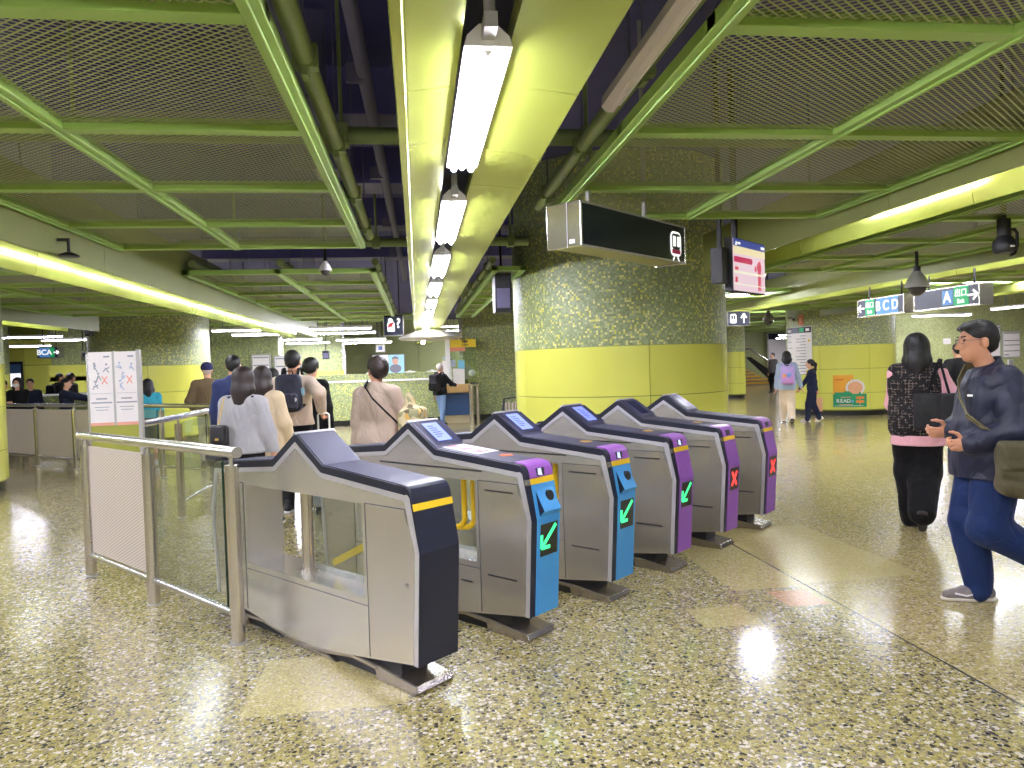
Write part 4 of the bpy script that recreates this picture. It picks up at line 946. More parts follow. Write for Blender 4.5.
def b_q(t,h,k):
    m=MB().prism([(-h*.6,-k*.6),(h*.1,-k*.6),(h*.12,k*.1),(-h*.02,k*.32),(-h*.1,k*.55),(-h*.3,k*.66),(-h*.5,k*.55),(-h*.52,k*.3),(-h*.62,k*.1)],-.010,-.006,'y').build('white_glove',M_WL,t)
    MB().prism([(-h*.55,-k*.2),(-h*.45,-k*.32),(-h*.36,-k*.16),(-h*.18,-k*.22),(-h*.08,k*.04),(h*.06,k*.14),(-h*.02,k*.26),(-h*.3,k*.2),(-h*.5,k*.06)],-.014,-.010,'y').build('red_mark',mat('sign_red',(206,40,44),.4),m)
    link('question_mark',text_mesh('?',k*1.25,M_WL),t,loc=(h*.48,-.012,k*.12),rot=(PI/2,0,0))
face_sign('black square hanging sign with white and red picture and a question mark',383,314.5,404,335.5,15.5,b_q,base=M_SIGNB)
def b_ex(t,h,k):
    MB().box(h*.25,h*.66,-.010,-.006,-k*.85,k*.85).build('green_field',M_EXG,t); MB().box(-h*.75,h*.2,-.009,-.006,-k*.8,k*.8).build('blue_field',M_CY,t)
    link('lettering',text_mesh('BCA',k*1.25,M_WL),t,loc=(-h*.28,-.012,0),rot=(PI/2,0,0))
    m=MB()
    for a,b in arrow_poly(h*.82,0,k*.4,1): m.beam((a[0],-.011,a[1]),(b[0],-.011,b[1]),.03,.006,up=(0,1,0))
    m.build('arrow',M_WL,t)
face_sign('green and blue hanging exit sign at the far left',36.5,347,58.5,358,19.5,b_ex,dep=.25)
def b_pl(t,h,k): MB().box(-h*.4,h*.4,-.010,-.006,-k*.5,k*.5).build('blue_field',mat('sign_blue',(90,110,170),.4),t)
face_sign('little pale hanging sign just left of the mosaic column, by the poster stand',80.5,350.5,88,360,20.5,b_pl,base=M_WHITE)
face_sign('white hanging box sign in front of the far posters',375.5,344.5,385,352,28,b_pl,base=M_WHITE)
# ------------------------------------------------------------------ cameras, spotlights, loudspeakers
def dome(label,u,v,Y,r,zt=4.0,hm=None):
    p=onY(u,v,Y); t=thing('dome_camera',label,'camera',tuple(p)); k=r
    MB().lathe([(.02,1.35*k),(.35*k,1.25*k),(.75*k,.6*k),(1.0*k,.0),(.98*k,-.12*k),(.7*k,-.14*k)],22,cap=False).build('housing',hm or M_GREY,t,smooth=50)
    MB().ball((0,0,-.12*k),(.75*k,.75*k,.8*k),16).build('dome',mat('smoked_dome',(56,54,56),.12),t,smooth=60)
    MB().cyl((0,0,1.3*k),(0,0,zt-p[2]),.018,8).cyl((0,0,1.3*k),(0,0,1.7*k),.3*k,12).build('stem',M_BLACK,t)
dome('grey dome camera hanging between the two exit signs on the right',917,286,7.3,.125,2.66)
dome('small pale dome camera hanging under the second left ceiling raft',325.5,270,7.9,.07,4.0,M_WHITE)
t0=onY(769,320,20); dome('dark dome camera hanging near the directory board',768.5,320,18.5,.16)
sp=onY(1004,238,5.6); t=thing('spotlight','black ceiling spotlight with a curved cable at the right edge','spotlight',tuple(sp))
MB().cyl((0,0,.02),(0,0,.16),.052,16).build('upper_body',M_BLACK,t,smooth=40); MB().lathe([(.05,.02),(.085,-.03),(.09,-.10),(.07,-.13)],18).build('lamp_head',M_BLACK,t,smooth=40)
MB().tube([(.05,0,.07),(.10,0,.075),(.125,0,.04),(.125,0,-.06),(.10,0,-.13),(.06,0,-.15)],.013,8).build('cable',M_BLACK,t,smooth=50); MB().cyl((0,0,.16),(0,0,4.0-sp[2]),.02,8).build('stem',M_BLACK,t); MB().box(-.02,.02,-.092,-.088,-.09,-.075).build('marking',M_WHITE,t)
def speaker(label,u0,v0,u1,v1,Y,dep=.2):
    a=onY(u0,v0,Y);b=onY(u1,v1,Y);h=(b[0]-a[0])/2;k=(a[2]-b[2])/2; t=thing('loudspeaker',label,'loudspeaker',((a[0]+b[0])/2,Y,(a[2]+b[2])/2))
    MB().prism([(-dep*.1,-k),(dep,-k),(dep*1.1,k),(-dep*.3,k)],-h,h).build('cabinet',M_BLACK,t,bevel=.008); MB().box(-h*.8,h*.8,-dep*.1-.03,-dep*.1,-k*.8,k*.5).build('grille',M_DUCT,t); MB().cyl((0,dep*.5,k),(0,dep*.5,4.0-t.location.z),.015,8).build('hanger',M_BLACK,t)
speaker('black hanging monitor case at the left edge of the broad column',494,273,511.5,312,9.0,.25)
speaker('small black loudspeaker at the left edge of the left mosaic column',84.5,317,90,336,16.2)
speaker('small dark loudspeaker under the left trough near the far group',278,316,285,322,19.9)
speaker('tiny dark loudspeaker on the recessed pier behind the backpack man',322.5,351,329,359,25.5)
dl=onY(66,250,7.1); t=thing('exit_lamp','small dark lamp hanging against the left trough fascia','lamp',tuple(onY(69,256,5.7))); MB().lathe([(.07,-.004),(.065,.006),(.02,.03)],14).build('shade',M_BLACK,t,smooth=40); MB().cyl((0,0,.02),(0,0,.13),.012,8).box(-.1,0,-.012,.012,.11,.13).build('stem',M_BLACK,t)

for k,(u0,v0,u1,v1) in enumerate(((946,268.5,1012,256.5),(818,305,872,294.5))):
    a=at(u1,v1,2.78);b=at(u0,v0,2.78); X=(a[0]+b[0])/2; t=thing('batten_lamp',['unlit pale batten lamp above the right end of the exit signs','unlit pale batten lamp left of the B C D exit sign'][k],'batten lamp',(X,(a[1]+b[1])/2,2.78)); L=(b[1]-a[1])/2
    MB().prism([(-.07,0),(-.02,-.03),(.02,-.03),(.07,0),(.06,.07),(-.06,.07)],-L,L,'y').build('housing',mat('batten_grey',(196,186,182)),t,smooth=30); MB().cyl((0,0,.07),(0,0,1.2),.012,6).build('hanger',M_DUCT,t)
# unseen fill lamps added around the viewpoint, shaped like the far hall battens
for k,(X,Y) in enumerate(((-5.0,1.2),(-5.0,-3.5),(-8.5,3.5),(-8.5,-1.5),(5.6,-3.0),(9.0,1.5),(-2.0,-6.0),(2.5,-6.0),(-5.4,5.4),(-6.9,8.0),(-9.5,7.0),(17.5,18.5),(-11,12))):
    t=thing('ceiling_lamp','added long fill lamp, out of view around the viewpoint','ceiling lamp',(X,Y,2.8),PI/2 if k in (6,7) else 0,'added fill lamps around the viewpoint')
    MB().box(-.09,.09,-1.5,1.5,0,.06).build('housing',M_WHITE,t); MB().box(-.07,.07,-1.47,1.47,-.02,0).build('diffuser',M_TUBE2,t)
    for q in (-1,1): MB().cyl((0,q,.06),(0,q,1.2),.012,6).build('hanger',M_DUCT,t)
# ------------------------------------------------------------------ smooth-union distance-field modelling for bodies, clothes and bags
def V3(*a): return np.array(a,float)
class SDF:
    def __init__(s): s.p=[]; s.post=[]
    def cone(s,a,b,ra,rb,k=.03,sub=False): s.p.append(('c',V3(*a),V3(*b),ra,rb,k,sub)); return s
    def ell(s,c,r,k=.03,sub=False,rot=None): s.p.append(('e',V3(*c),V3(*r),rot,0,k,sub)); return s
    def box(s,c,h,rd=.01,k=.02,sub=False,rot=None): s.p.append(('b',V3(*c),V3(*h),rot,rd,k,sub)); return s
    def chain(s,pts,rs,k=.03):
        for a,b,ra,rb in zip(pts[:-1],pts[1:],rs[:-1],rs[1:]): s.cone(a,b,ra,rb,k)
        return s
    def cut(s,n,d): s.post.append((V3(*n),d)); return s          # keep dot(p,n)<=d
    def bounds(s):
        lo=np.full(3,1e9);hi=-lo
        for q in s.p:
            if q[6]: continue
            if q[0]=='c': ps=[q[1]-q[3],q[1]+q[3],q[2]-q[4],q[2]+q[4]]
            else: m=max(q[2]) if q[3] is not None else q[2]; ps=[q[1]-m,q[1]+m]
            for p in ps: lo=np.minimum(lo,p); hi=np.maximum(hi,p)
        return lo,hi
    def arrays(s,h,wr=None):
        lo,hi=s.bounds(); lo=lo-3*h-.02; hi=hi+3*h+.02
        n=np.ceil((hi-lo)/h).astype(int)+1
        ax=[lo[i]+h*np.arange(n[i]) for i in range(3)]
        f=np.full(n,1.,np.float32)
        for q in s.p:
            k=q[5]
            if q[0]=='c': a=np.minimum(q[1]-q[3],q[2]-q[4]); b=np.maximum(q[1]+q[3],q[2]+q[4])
            else: m=max(q[2]) if q[3] is not None else q[2]; a=q[1]-m; b=q[1]+m
            mg=k+4*h; i0=np.clip(np.floor((a-mg-lo)/h).astype(int),0,n); i1=np.clip(np.ceil((b+mg-lo)/h).astype(int)+1,0,n)
            if (i1<=i0).any(): continue
            X,Y,Z=np.meshgrid(*[ax[i][i0[i]:i1[i]] for i in range(3)],indexing='ij',sparse=True)
            if q[0]=='c':
                A,B,ra,rb=q[1],q[2],q[3],q[4]; ba=B-A; L2=max(1e-9,ba@ba)
                t=np.clip(((X-A[0])*ba[0]+(Y-A[1])*ba[1]+(Z-A[2])*ba[2])/L2,0,1)
                d=np.sqrt((X-A[0]-t*ba[0])**2+(Y-A[1]-t*ba[1])**2+(Z-A[2]-t*ba[2])**2)-(ra+(rb-ra)*t)
            else:
                c,r=q[1],q[2]; dx,dy,dz=X-c[0],Y-c[1],Z-c[2]
                if q[3] is not None:
                    M=np.array(q[3]).T; dx,dy,dz=(M[0,0]*dx+M[0,1]*dy+M[0,2]*dz,M[1,0]*dx+M[1,1]*dy+M[1,2]*dz,M[2,0]*dx+M[2,1]*dy+M[2,2]*dz)
                if q[0]=='e':
                    k0=np.sqrt((dx/r[0])**2+(dy/r[1])**2+(dz/r[2])**2); k1=np.sqrt((dx/r[0]**2)**2+(dy/r[1]**2)**2+(dz/r[2]**2)**2)
                    d=k0*(k0-1)/np.maximum(k1,1e-6)
                else:
                    rd=q[4]; qx,qy,qz=np.abs(dx)-r[0]+rd,np.abs(dy)-r[1]+rd,np.abs(dz)-r[2]+rd
                    d=np.sqrt(np.maximum(qx,0)**2+np.maximum(qy,0)**2+np.maximum(qz,0)**2)+np.minimum(np.maximum(qx,np.maximum(qy,qz)),0)-rd
            sl=tuple(slice(i0[i],i1[i]) for i in range(3)); g=f[sl]
            if q[6]:
                hh=np.clip(.5-.5*(g+d)/k,0,1); f[sl]=g*(1-hh)-d*hh+k*hh*(1-hh)
            else:
                hh=np.clip(.5+.5*(g-d)/k,0,1); f[sl]=g*(1-hh)+d*hh-k*hh*(1-hh)
        X,Y,Z=np.meshgrid(*ax,indexing='ij',sparse=True)
        if wr: f+=wr(X,Y,Z).astype(np.float32)
        for nn,d in s.post: f=np.maximum(f,(X*nn[0]+Y*nn[1]+Z*nn[2]-d).astype(np.float32))
        return f,lo
    def mesh(s,name,h,mats,wr=None):
        f,lo=s.arrays(h,wr); v,q=surface_nets(f,lo,h); me=bpy.data.meshes.new(name)
        me.vertices.add(len(v)); me.vertices.foreach_set('co',v.astype(np.float32).ravel())
        me.loops.add(q.size); me.loops.foreach_set('vertex_index',q.ravel().astype(np.int32))
        me.polygons.add(len(q)); me.polygons.foreach_set('loop_start',np.arange(0,q.size,4,dtype=np.int32)); me.polygons.foreach_set('loop_total',np.full(len(q),4,np.int32))
        me.update(calc_edges=True); me.validate()
        for m in (mats if isinstance(mats,(list,tuple)) else [mats]): me.materials.append(m)
        me.shade_smooth(); return me
    def build(s,name,h,mats,parent=None,wr=None): return link(name,s.mesh(name,h,mats,wr),parent)
def surface_nets(f,lo,h):
    s=f<0; n=np.array(f.shape)-1
    cnt=np.zeros(n,np.int8)
    for i in (0,1):
        for j in (0,1):
            for k in (0,1): cnt+=s[i:i+n[0],j:j+n[1],k:k+n[2]]
    I=np.argwhere((cnt>0)&(cnt<8)); idx=np.full(n,-1,np.int32); idx[tuple(I.T)]=np.arange(len(I))
    C={}
    for i in (0,1):
        for j in (0,1):
            for k in (0,1): C[i,j,k]=f[I[:,0]+i,I[:,1]+j,I[:,2]+k]
    acc=np.zeros((len(I),3));num=np.zeros(len(I))
    cs=list(C)
    for a in cs:
        for ax in range(3):
            if a[ax]: continue
            b=list(a);b[ax]=1;b=tuple(b); fa,fb=C[a],C[b]; m=(fa<0)!=(fb<0)
            t=np.where(m,fa/np.where(m,fa-fb,1),0)
            p=np.tile(np.array(a,float),(len(I),1)); p[:,ax]+=t; acc+=p*m[:,None]; num+=m
    v=(I+acc/num[:,None])*h+lo
    Q=[]
    for ax in range(3):
        o1,o2=[(1,2),(2,0),(0,1)][ax]
        sl=[slice(None)]*3; sl0=list(sl);sl1=list(sl); sl0[ax]=slice(0,-1); sl1[ax]=slice(1,None)
        d=s[tuple(sl0)]!=s[tuple(sl1)]
        E=np.argwhere(d); E=E[(E[:,o1]>0)&(E[:,o2]>0)&(E[:,o1]<f.shape[o1]-1)&(E[:,o2]<f.shape[o2]-1)]
        e1=np.zeros(3,int);e1[o1]=1;e2=np.zeros(3,int);e2[o2]=1
        g=lambda P:idx[P[:,0],P[:,1],P[:,2]]
        q=np.stack([g(E-e1-e2),g(E-e2),g(E),g(E-e1)],1)
        inside=s[E[:,0],E[:,1],E[:,2]]
        q[~inside]=q[~inside][:,::-1]; Q.append(q)
    Q=np.concatenate(Q); return v,Q[(Q>=0).all(1)]
def folds(amp,fx=26,fz=9,seed=0,warp=.5):
    r=np.random.RandomState(seed); a=r.rand(8)*6.28
    def fn(X,Y,Z):
        u=fx*X+2.2*np.sin(5*Z+a[0])+1.3*np.sin(9*Y+a[1]); w=fz*Z+1.8*np.sin(7*X+a[2])+1.5*np.sin(8*Y+a[3])
        rg_=lambda q:1-2*np.abs(np.sin(q))**.7
        return amp*(rg_(.5*(w*1.6+1.2*np.sin(u*.5+a[4])))*.55+rg_(.5*(u*.9+w*1.1+a[5]))*.45+.25*np.sin(2.1*w-u*.4+a[6]))
    return fn

# ------------------------------------------------------------------ people
SKIN=mat('skin',(222,170,140),.5,0,.05,20.); SKIN2=mat('skin_warm',(206,148,114),.48,0,.06,20.); SKIN3=mat('skin_pale',(232,186,162),.5,0,.05,20.)
def cloth(name,rgb,rough=.85,var=.1,bump=.25,bs=120.,spec=.2,fold=.30):
    key='cloth_'+name
    if key in MC: return MC[key]
    t=NT(key); c=lin(rgb); co=t.coord(); n=t.noise(co,6.,3)
    mp=t.node('ShaderNodeMapping'); mp.inputs['Scale'].default_value=(1,1,.6); t.link(co,mp.inputs[0])
    f=t.node('ShaderNodeTexNoise'); f.inputs['Scale'].default_value=7.; f.inputs['Detail'].default_value=1.6; f.inputs['Distortion'].default_value=.7; t.link(mp.outputs[0],f.inputs['Vector'])
    h=t.math('ADD',t.math('POWER',t.math('MULTIPLY',t.math('ABSOLUTE',t.math('SUBTRACT',f.outputs[0],.5)),2.),.8),t.math('MULTIPLY',t.noise(co,bs,2),.05))
    t.set(Base_Color=t.mix(n,tuple(v*(1-var) for v in c[:3])+(1.,),tuple(min(1,v*(1+var)) for v in c[:3])+(1.,)),Roughness=rough,Specular_IOR_Level=spec,Sheen_Weight=.03)
    t.bump(h,fold,.06); MC[key]=t.m; return t.m
HAIRB=mat('hair_black',(13,11,12),.48,0,.3,60.,.5,90.); HAIRBR=mat('hair_brown',(40,27,25),.48,0,.3,60.,.5,90.); HAIRG=mat('hair_grey',(196,180,170),.6,0,.15,60.,.5,90.)
EYEM=mat('eye_dark',(24,20,20),.2); LIPM=mat('lip',(190,110,100),.5)
def ik(a,b,l1,l2,pole):
    a,b=V3(*a),V3(*b); d=b-a; L=np.linalg.norm(d); L2=min(L,(l1+l2)*.999); u=d/max(L,1e-6); x=(l1*l1-l2*l2+L2*L2)/(2*L2); h=math.sqrt(max(0,l1*l1-x*x))
    p=V3(*pole); p=p-u*np.dot(p,u); return a+u*x+vnorm(p)*h, a+u*L2
def hand_prims(S,w,d,thumb,k=1.,curl=.5,pinch=False,fr=.0088):
    # w wrist, d pointing direction, thumb side direction; palm normal = d x thumb (fingers curl towards it)
    d=vnorm(d); t=vnorm(V3(*thumb)-d*np.dot(thumb,d)); n=np.cross(d,t); c=w+d*.045*k
    M=np.stack([d,t,n],1)
    S.ell(c+d*.004*k,(.052*k,.040*k,.017*k),.02,rot=M); S.cone(w-d*.02*k,w+d*.02*k,.026*k,.026*k,.02)
    for i,(off,L,cu) in enumerate(((.029,.074,.9),(.010,.082,1.),(-.009,.076,1.06),(-.027,.060,1.15))):
        p=w+d*(.083-.004*abs(i-1))*k+t*off*k; a=curl*cu*.55
        for seg,(fl,rr) in enumerate(((.42,1.08),(.32,1.),(.26,.9))):
            dr=d*math.cos(a)+n*math.sin(a)+t*off*.8; dr=vnorm(dr); q=p+dr*L*fl*k; S.cone(p,q,fr*k*rr,fr*k*rr*.94,.006); p=q; a+=curl*cu
    p=w+d*.02*k+t*.03*k; a0=vnorm(d*.55+t*.8+n*.25); q=p+a0*.045*k; S.cone(p,q,.0125*k,.0105*k,.014)
    a1=vnorm(d*.85+t*.25+n*(.35+.4*pinch)); r_=q+a1*.032*k; S.cone(q,r_,.0105*k,.0095*k,.006); r2=r_+vnorm(d*.9+n*(.5+.5*pinch)-t*.1)*.024*k; S.cone(r_,r2,.0095*k,.0082*k,.006)
BODY_P=dict(head_yaw=0,head_pitch=0,lean=0,Lf=(-.10,0,.085),Rf=(.10,0,.085),Lh=(-.225,.02,.84),Rh=(.225,.02,.84),w=1.,belly=0.,tilt=0.)
def person(label,X,Y,facing,Hh,top,bottom,hair,res=.012,pose={},skin=SKIN,shoes=None,extra=None,coat=False,eyes=True,torso_w=1.,group=None):
    """facing: world direction the person looks along; local +y is forward."""
    P=dict(BODY_P); P.update(pose); k=Hh/1.70
    f=vnorm((facing[0],facing[1],0)); rz=math.atan2(-f[0],f[1])
    T=thing('person',label,'person',(X,Y,0),rz,group)
    S=lambda p:V3(*p)*k
    lean=P['lean']
    def up(p):   # lean of the upper body about the hips
        p=V3(*p); z=max(0,p[2]-.92); return (p+V3(P['tilt']*z,lean*z,0))*k
    hipL,hipR=S((-.085,0,.92)),S((.085,0,.92)); anL,anR=S(P['Lf']),S(P['Rf'])
    knL,anL=ik(hipL,anL,.425*k,.42*k,P.get('kneeL',(0,1,0))); knR,anR=ik(hipR,anR,.425*k,.42*k,P.get('kneeR',(0,1,0)))
    shL,shR=up((-.160*P['w'],-.012,1.372)),up((.160*P['w'],-.012,1.372))
    hL,hR=S(P['Lh']),S(P['Rh'])
    elL,hL=ik(shL,hL,.285*k,.255*k,P.get('elbL',(-.4,-1,0))); elR,hR=ik(shR,hR,.285*k,.255*k,P.get('elbR',(.4,-1,0)))
    nk0,nk1=up((0,-.015,1.40)),up((0,.012,1.53)); hc=up((0,.018+P.get('head_fwd',0),1.605)); nk1=nk1+V3(0,P.get('head_fwd',0)*.8*k,0)
    cy,sy=math.cos(P['head_yaw']),math.sin(P['head_yaw']); cp,sp=math.cos(P['head_pitch']),math.sin(P['head_pitch'])
    HM=np.array([[cy,-sy,0],[sy,cy,0],[0,0,1]])@np.array([[1,0,0],[0,cp,-sp],[0,sp,cp]])
    hd=lambda p:hc+HM@(V3(*p)*k)
    B=SDF(); w=P['w']*torso_w
    # body
    B.ell(up((0,0,.96)),S((.15*w,.10,.12)),.05); B.ell(up((0,.0,1.12)),S((.13*w,.09,.15)),.06); B.ell(up((0,0,1.29)),S((.15*w,.10,.15)),.06)
    B.cone(shL,shR,.045*k,.045*k,.05); B.cone(nk0,nk1,.058*k,.052*k,.03)
    for sh,el,ha in ((shL,elL,hL),(shR,elR,hR)): B.chain([sh,el,ha],[.045*k,.037*k,.026*k],.02)
    for hp,kn,an in ((hipL,knL,anL),(hipR,knR,anR)): B.chain([hp,kn,an],[.075*k,.05*k,.035*k],.03); B.cone(an,an+S((0,.10,-.05)),.032*k,.026*k,.02)
    # head
    B.ell(hd((0,-.012,.035)),S((.076,.094,.083)),.02,rot=HM); B.ell(hd((0,.022,-.045)),S((.058,.068,.070)),.035,rot=HM); B.ell(hd((0,.055,-.098)),S((.026,.024,.020)),.025)
    B.ell(hd((0,.085,.0)),S((.045,.012,.03)),.03,rot=HM)
    B.cone(hd((0,.086,.012)),hd((0,.112,-.028)),.009*k,.014*k,.012); B.ell(hd((.012,.098,-.03)),S((.010,.012,.009)),.008); B.ell(hd((-.012,.098,-.03)),S((.010,.012,.009)),.008)
    B.cone(hd((-.022,.082,-.060)),hd((.022,.082,-.060)),.008*k,.008*k,.010); B.cone(hd((-.016,.082,-.072)),hd((.016,.082,-.072)),.009*k,.009*k,.010)
    for s in (-1,1):
        B.ell(hd((s*.076,-.012,-.008)),S((.010,.022,.034)),.008,rot=HM); B.ell(hd((s*.033,.10,.012)),S((.017,.014,.012)),.012,sub=True,rot=HM)
    for s,ha,el in ((-1,hL,elL),(1,hR,elR)):
        d=P.get('dL' if s<0 else 'dR'); d=vnorm(ha-el) if d is None else V3(*d); th=P.get('tL' if s<0 else 'tR',(0,1,0))
        th=np.array(th,float)
        hand_prims(B,ha,d,th,k,P.get('curlL' if s<0 else 'curlR',.5)) if s>0 else hand_mirror(B,ha,d,th,k,P.get('curlL',.5))
    B.build('body',res,skin,T)
    for s in (-1,1):
        if eyes: MB().ball(tuple(hd((s*.033,.079,.012))),.0105*k,10).build('eye',EYEM,T,smooth=60)
    info=dict(T=T,k=k,hd=hd,HM=HM,up=up,S=S,shL=shL,shR=shR,elL=elL,elR=elR,hL=hL,hR=hR,hipL=hipL,hipR=hipR,knL=knL,knR=knR,anL=anL,anR=anR,res=res,w=w,P=P,f=f,rz=rz,hc=hc,nk0=nk0,nk1=nk1)
    top(info); bottom(info)
    if hair: hair(info)
    for an,kn,s in ((anL,knL,'L'),(anR,knR,'R')):
        if shoes: shoes(info,an,P.get('pitch'+s,0),s)
    if extra: extra(info)
    return info
def hand_mirror(S,w,d,thumb,k,curl):
    d=vnorm(d); t=vnorm(V3(*thumb)-d*np.dot(thumb,d))
    Q=SDF(); hand_prims(Q,V3(0,0,0),(1,0,0),(0,1,0),k,curl); n=np.cross(t,d); M=np.stack([d,t,n],1)
    for q in Q.p:
        if q[0]=='c': S.p.append(('c',w+M@q[1],w+M@q[2],q[3],q[4],q[5],q[6]))
        else: S.p.append((q[0],w+M@q[1],q[2],M@q[3],q[4],q[5],q[6]))
def upper(name,m,hem=.86,sleeve=1.,fat=0.,hemw=1.,collar=.0,wr=.0035,seed=1,neck=1.455,slv=1.,fz=9,cuffs=None,sleeve_m=None):
    def fn(I):
        k,up,S,w=I['k'],I['up'],I['S'],I['w']; A=SDF(); bel=I['P']['belly']
        hz=hem
        A.ell(up((0,0,1.285)),S((.170*w+fat,.122+fat,.165)),.06); A.ell(up((0,.01+bel*.5,1.10)),S((.160*w+fat,.118+fat+bel,.19)),.07)
        A.ell(up((0,.005+bel*.3,.93)),S((.172*w*hemw+fat,.128*hemw+fat+bel*.7,.16)),.07)
        if hz<.84: A.cone(S((-.05,0,.95)),S((-.05,0,hz-.06)),.135*k*w*hemw,.15*k*w*hemw,.07).cone(S((.05,0,.95)),S((.05,0,hz-.06)),.135*k*w*hemw,.15*k*w*hemw,.07)
        A.cone(I['shL'],I['shR'],(.058+fat*.5)*k,(.058+fat*.5)*k,.05); A.cone(up((0,-.012,1.36)),up((0,-.006,1.455)),.085*k,.064*k,.04)
        for q in (I['shL'],I['shR']): A.cone(up((0,-.015,1.425)),q+V3(0,0,.012*k),.060*k,.052*k,.05)
        if collar: A.cone(up((0,-.008,1.42)),up((0,.004,1.47+collar)),.074*k,.072*k,.015)
        sl=SDF() if sleeve_m else A
        for sh,el,ha in ((I['shL'],I['elL'],I['hL']),(I['shR'],I['elR'],I['hR'])):
            if sleeve<=0: continue
            if sleeve>=1: e=el+(ha-el)*min(1,.93+.0*sleeve); sl.chain([sh,el,e],[(.062+fat*.5)*k*(1+(slv-1)*.5),(.056+fat*.5)*k*slv,(.043+fat*.4)*k*slv],.03)
            else: e=sh+(el-sh)*sleeve*1.6; sl.chain([sh,e],[(.072+fat*.5)*k*slv,(.066+fat*.5)*k*slv],.03)
        A.cut((0,0,-1),-hz*k).cut(vnorm((0,.35,1)),up((0,0,neck+collar))@vnorm((0,.35,1)))
        o=A.build(name,I['res'],m,I['T'],folds(wr,seed=seed,fz=fz))
        if sleeve_m: sl.build('shirt_sleeves',I['res'],sleeve_m,I['T'],folds(wr,seed=seed+1,fz=14))
        I['top']=o
    return fn
def lower(name,m,fat=0.,leg=1.,wide=1.,hem=.0,waist=.98,wr=.004,seed=4,flare=1.,ank=1.):
    def fn(I):
        k,S,w=I['k'],I['S'],I['w']; A=SDF()
        A.ell(I['up']((0,-.005,.95)),S((.165*w+fat,.118+fat,.13)),.05)
        for hp,kn,an in ((I['hipL'],I['knL'],I['anL']),(I['hipR'],I['knR'],I['anR'])):
            e=kn+(an-kn)*(1.0 if leg>=1 else 0)
            if leg>=1: A.chain([hp,kn,an+V3(0,0,-.015*k)],[(.092+fat)*k*wide,(.070+fat)*k*wide*flare,(.056+fat)*k*wide*flare*ank],.03)
            else: e=hp+(kn-hp)*leg; A.chain([hp,e],[(.095+fat)*k*wide,(.085+fat)*k*wide],.03)
        A.cut((0,0,1),waist*k)
        A.build(name,I['res'],m,I['T'],folds(wr,22,11,seed))
    return fn
def hair_short(m,vol=.0,back=-.02,name='hair'):
    def fn(I):
        hd,S,HM=I['hd'],I['S'],I['HM']; A=SDF()
        A.ell(hd((0,-.022,.045)),S((.084+vol,.098+vol,.086+vol)),.02,rot=HM)
        A.ell(hd((0,-.062,-.0)),S((.070+vol,.055+vol,.072)),.03,rot=HM)
        A.ell(hd((0,.105,-.045)),S((.10,.085,.105)),.015,sub=True,rot=HM)
        for s in (-1,1): A.ell(hd((s*.085,-.002,-.02)),S((.03,.03,.045)),.01,sub=True,rot=HM)
        n=I['HM']@vnorm((0,.35,-1)); A.cut(n,float(n@hd((0,-.03,-.055))))
        A.build(name,I['res']*.9,m,I['T'],folds(.0022,90,50,3))
    return fn
def hair_long(m,length=.34,width=.085,pony=None,vol=0.,cut=True):
    def fn(I):
        hd,S,HM,k=I['hd'],I['S'],I['HM'],I['k']; A=SDF()
        A.ell(hd((0,-.022,.040)),S((.088+vol,.102+vol,.088+vol)),.02,rot=HM)
        if pony is None:
            L=length
            top=hd((0,-.045,.0)); A.chain([top,hd((0,-.075,-L*.5)),hd((0,-.085,-L))],[(.080+vol)*k,width*k,width*.82*k],.04)
            for s in (-1,1): A.chain([hd((s*.06,-.01,.02)),hd((s*.075,-.035,-L*.45)),hd((s*.06,-.07,-L*.92))],[.035*k,.04*k,.028*k],.03)
        else:
            A.ell(hd((0,-.062,-.005)),S((.068,.055,.07)),.03); A.chain([hd((0,-.10,.03)),hd((0,-.15,-.02)),hd((0,-.14,-pony*.6)),hd((0,-.12,-pony))],[.032*k,.040*k,.036*k,.018*k],.02)
        A.ell(hd((0,.115,-.03)),S((.085,.085,.105)),.015,sub=True,rot=HM)
        A.build('hair',I['res']*.9,m,I['T'],folds(.003,80,6,5))
    return fn
def shoe(m,sole_m=M_WHITE,L=1.):
    def fn(I,an,pitch,s):
        k=I['k']; c,sn=math.cos(pitch),math.sin(pitch); tf=lambda p:(an[0]+p[0]*k,an[1]+(p[1]*L*c+(p[2])*sn)*k,an[2]+(-p[1]*L*sn+p[2]*c)*k)
        A=SDF(); A.chain([tf((0,-.045,-.035)),tf((0,.05,-.042)),tf((0,.145,-.055))],[.042*k,.044*k,.030*k],.03); A.cone(tf((0,-.01,.0)),tf((0,-.02,.03)),.045*k,.043*k,.03)
        n=V3(0,-sn,-c); A.cut(n,float(n@V3(*tf((0,0,-.068)))))
        A.build('shoe',min(I['res'],.011),m,I['T'])
        B=SDF(); B.chain([tf((0,-.055,-.071)),tf((0,.05,-.071)),tf((0,.15,-.071))],[.042*k,.043*k,.034*k],.03)
        B.cut(n,float(n@V3(*tf((0,0,-.084))))); B.cut(-n,float(-n@V3(*tf((0,0,-.064)))))
        B.build('sole',min(I['res'],.009),sole_m,I['T'])
    return fn
def cap(m):
    def fn(I):
        hd,S,HM=I['hd'],I['S'],I['HM']; hair_short(HAIRG)(I); A=SDF(); A.ell(hd((0,-.022,.040)),S((.097,.120,.096)),.02,rot=HM); n=HM@V3(0,.12,-1); A.cut(vnorm(n),float(vnorm(n)@hd((0,0,.012))))
        A.ell(hd((0,-.10,.03)),S((.03,.03,.014)),.008,sub=True); A.cone(hd((-.03,.10,.03)),hd((.03,.10,.03)),.012,.012,.02); A.ell(hd((0,.13,.026)),S((.07,.065,.010)),.01,rot=HM)
        A.build('cap',I['res']*.8,m,I['T'])
    return fn
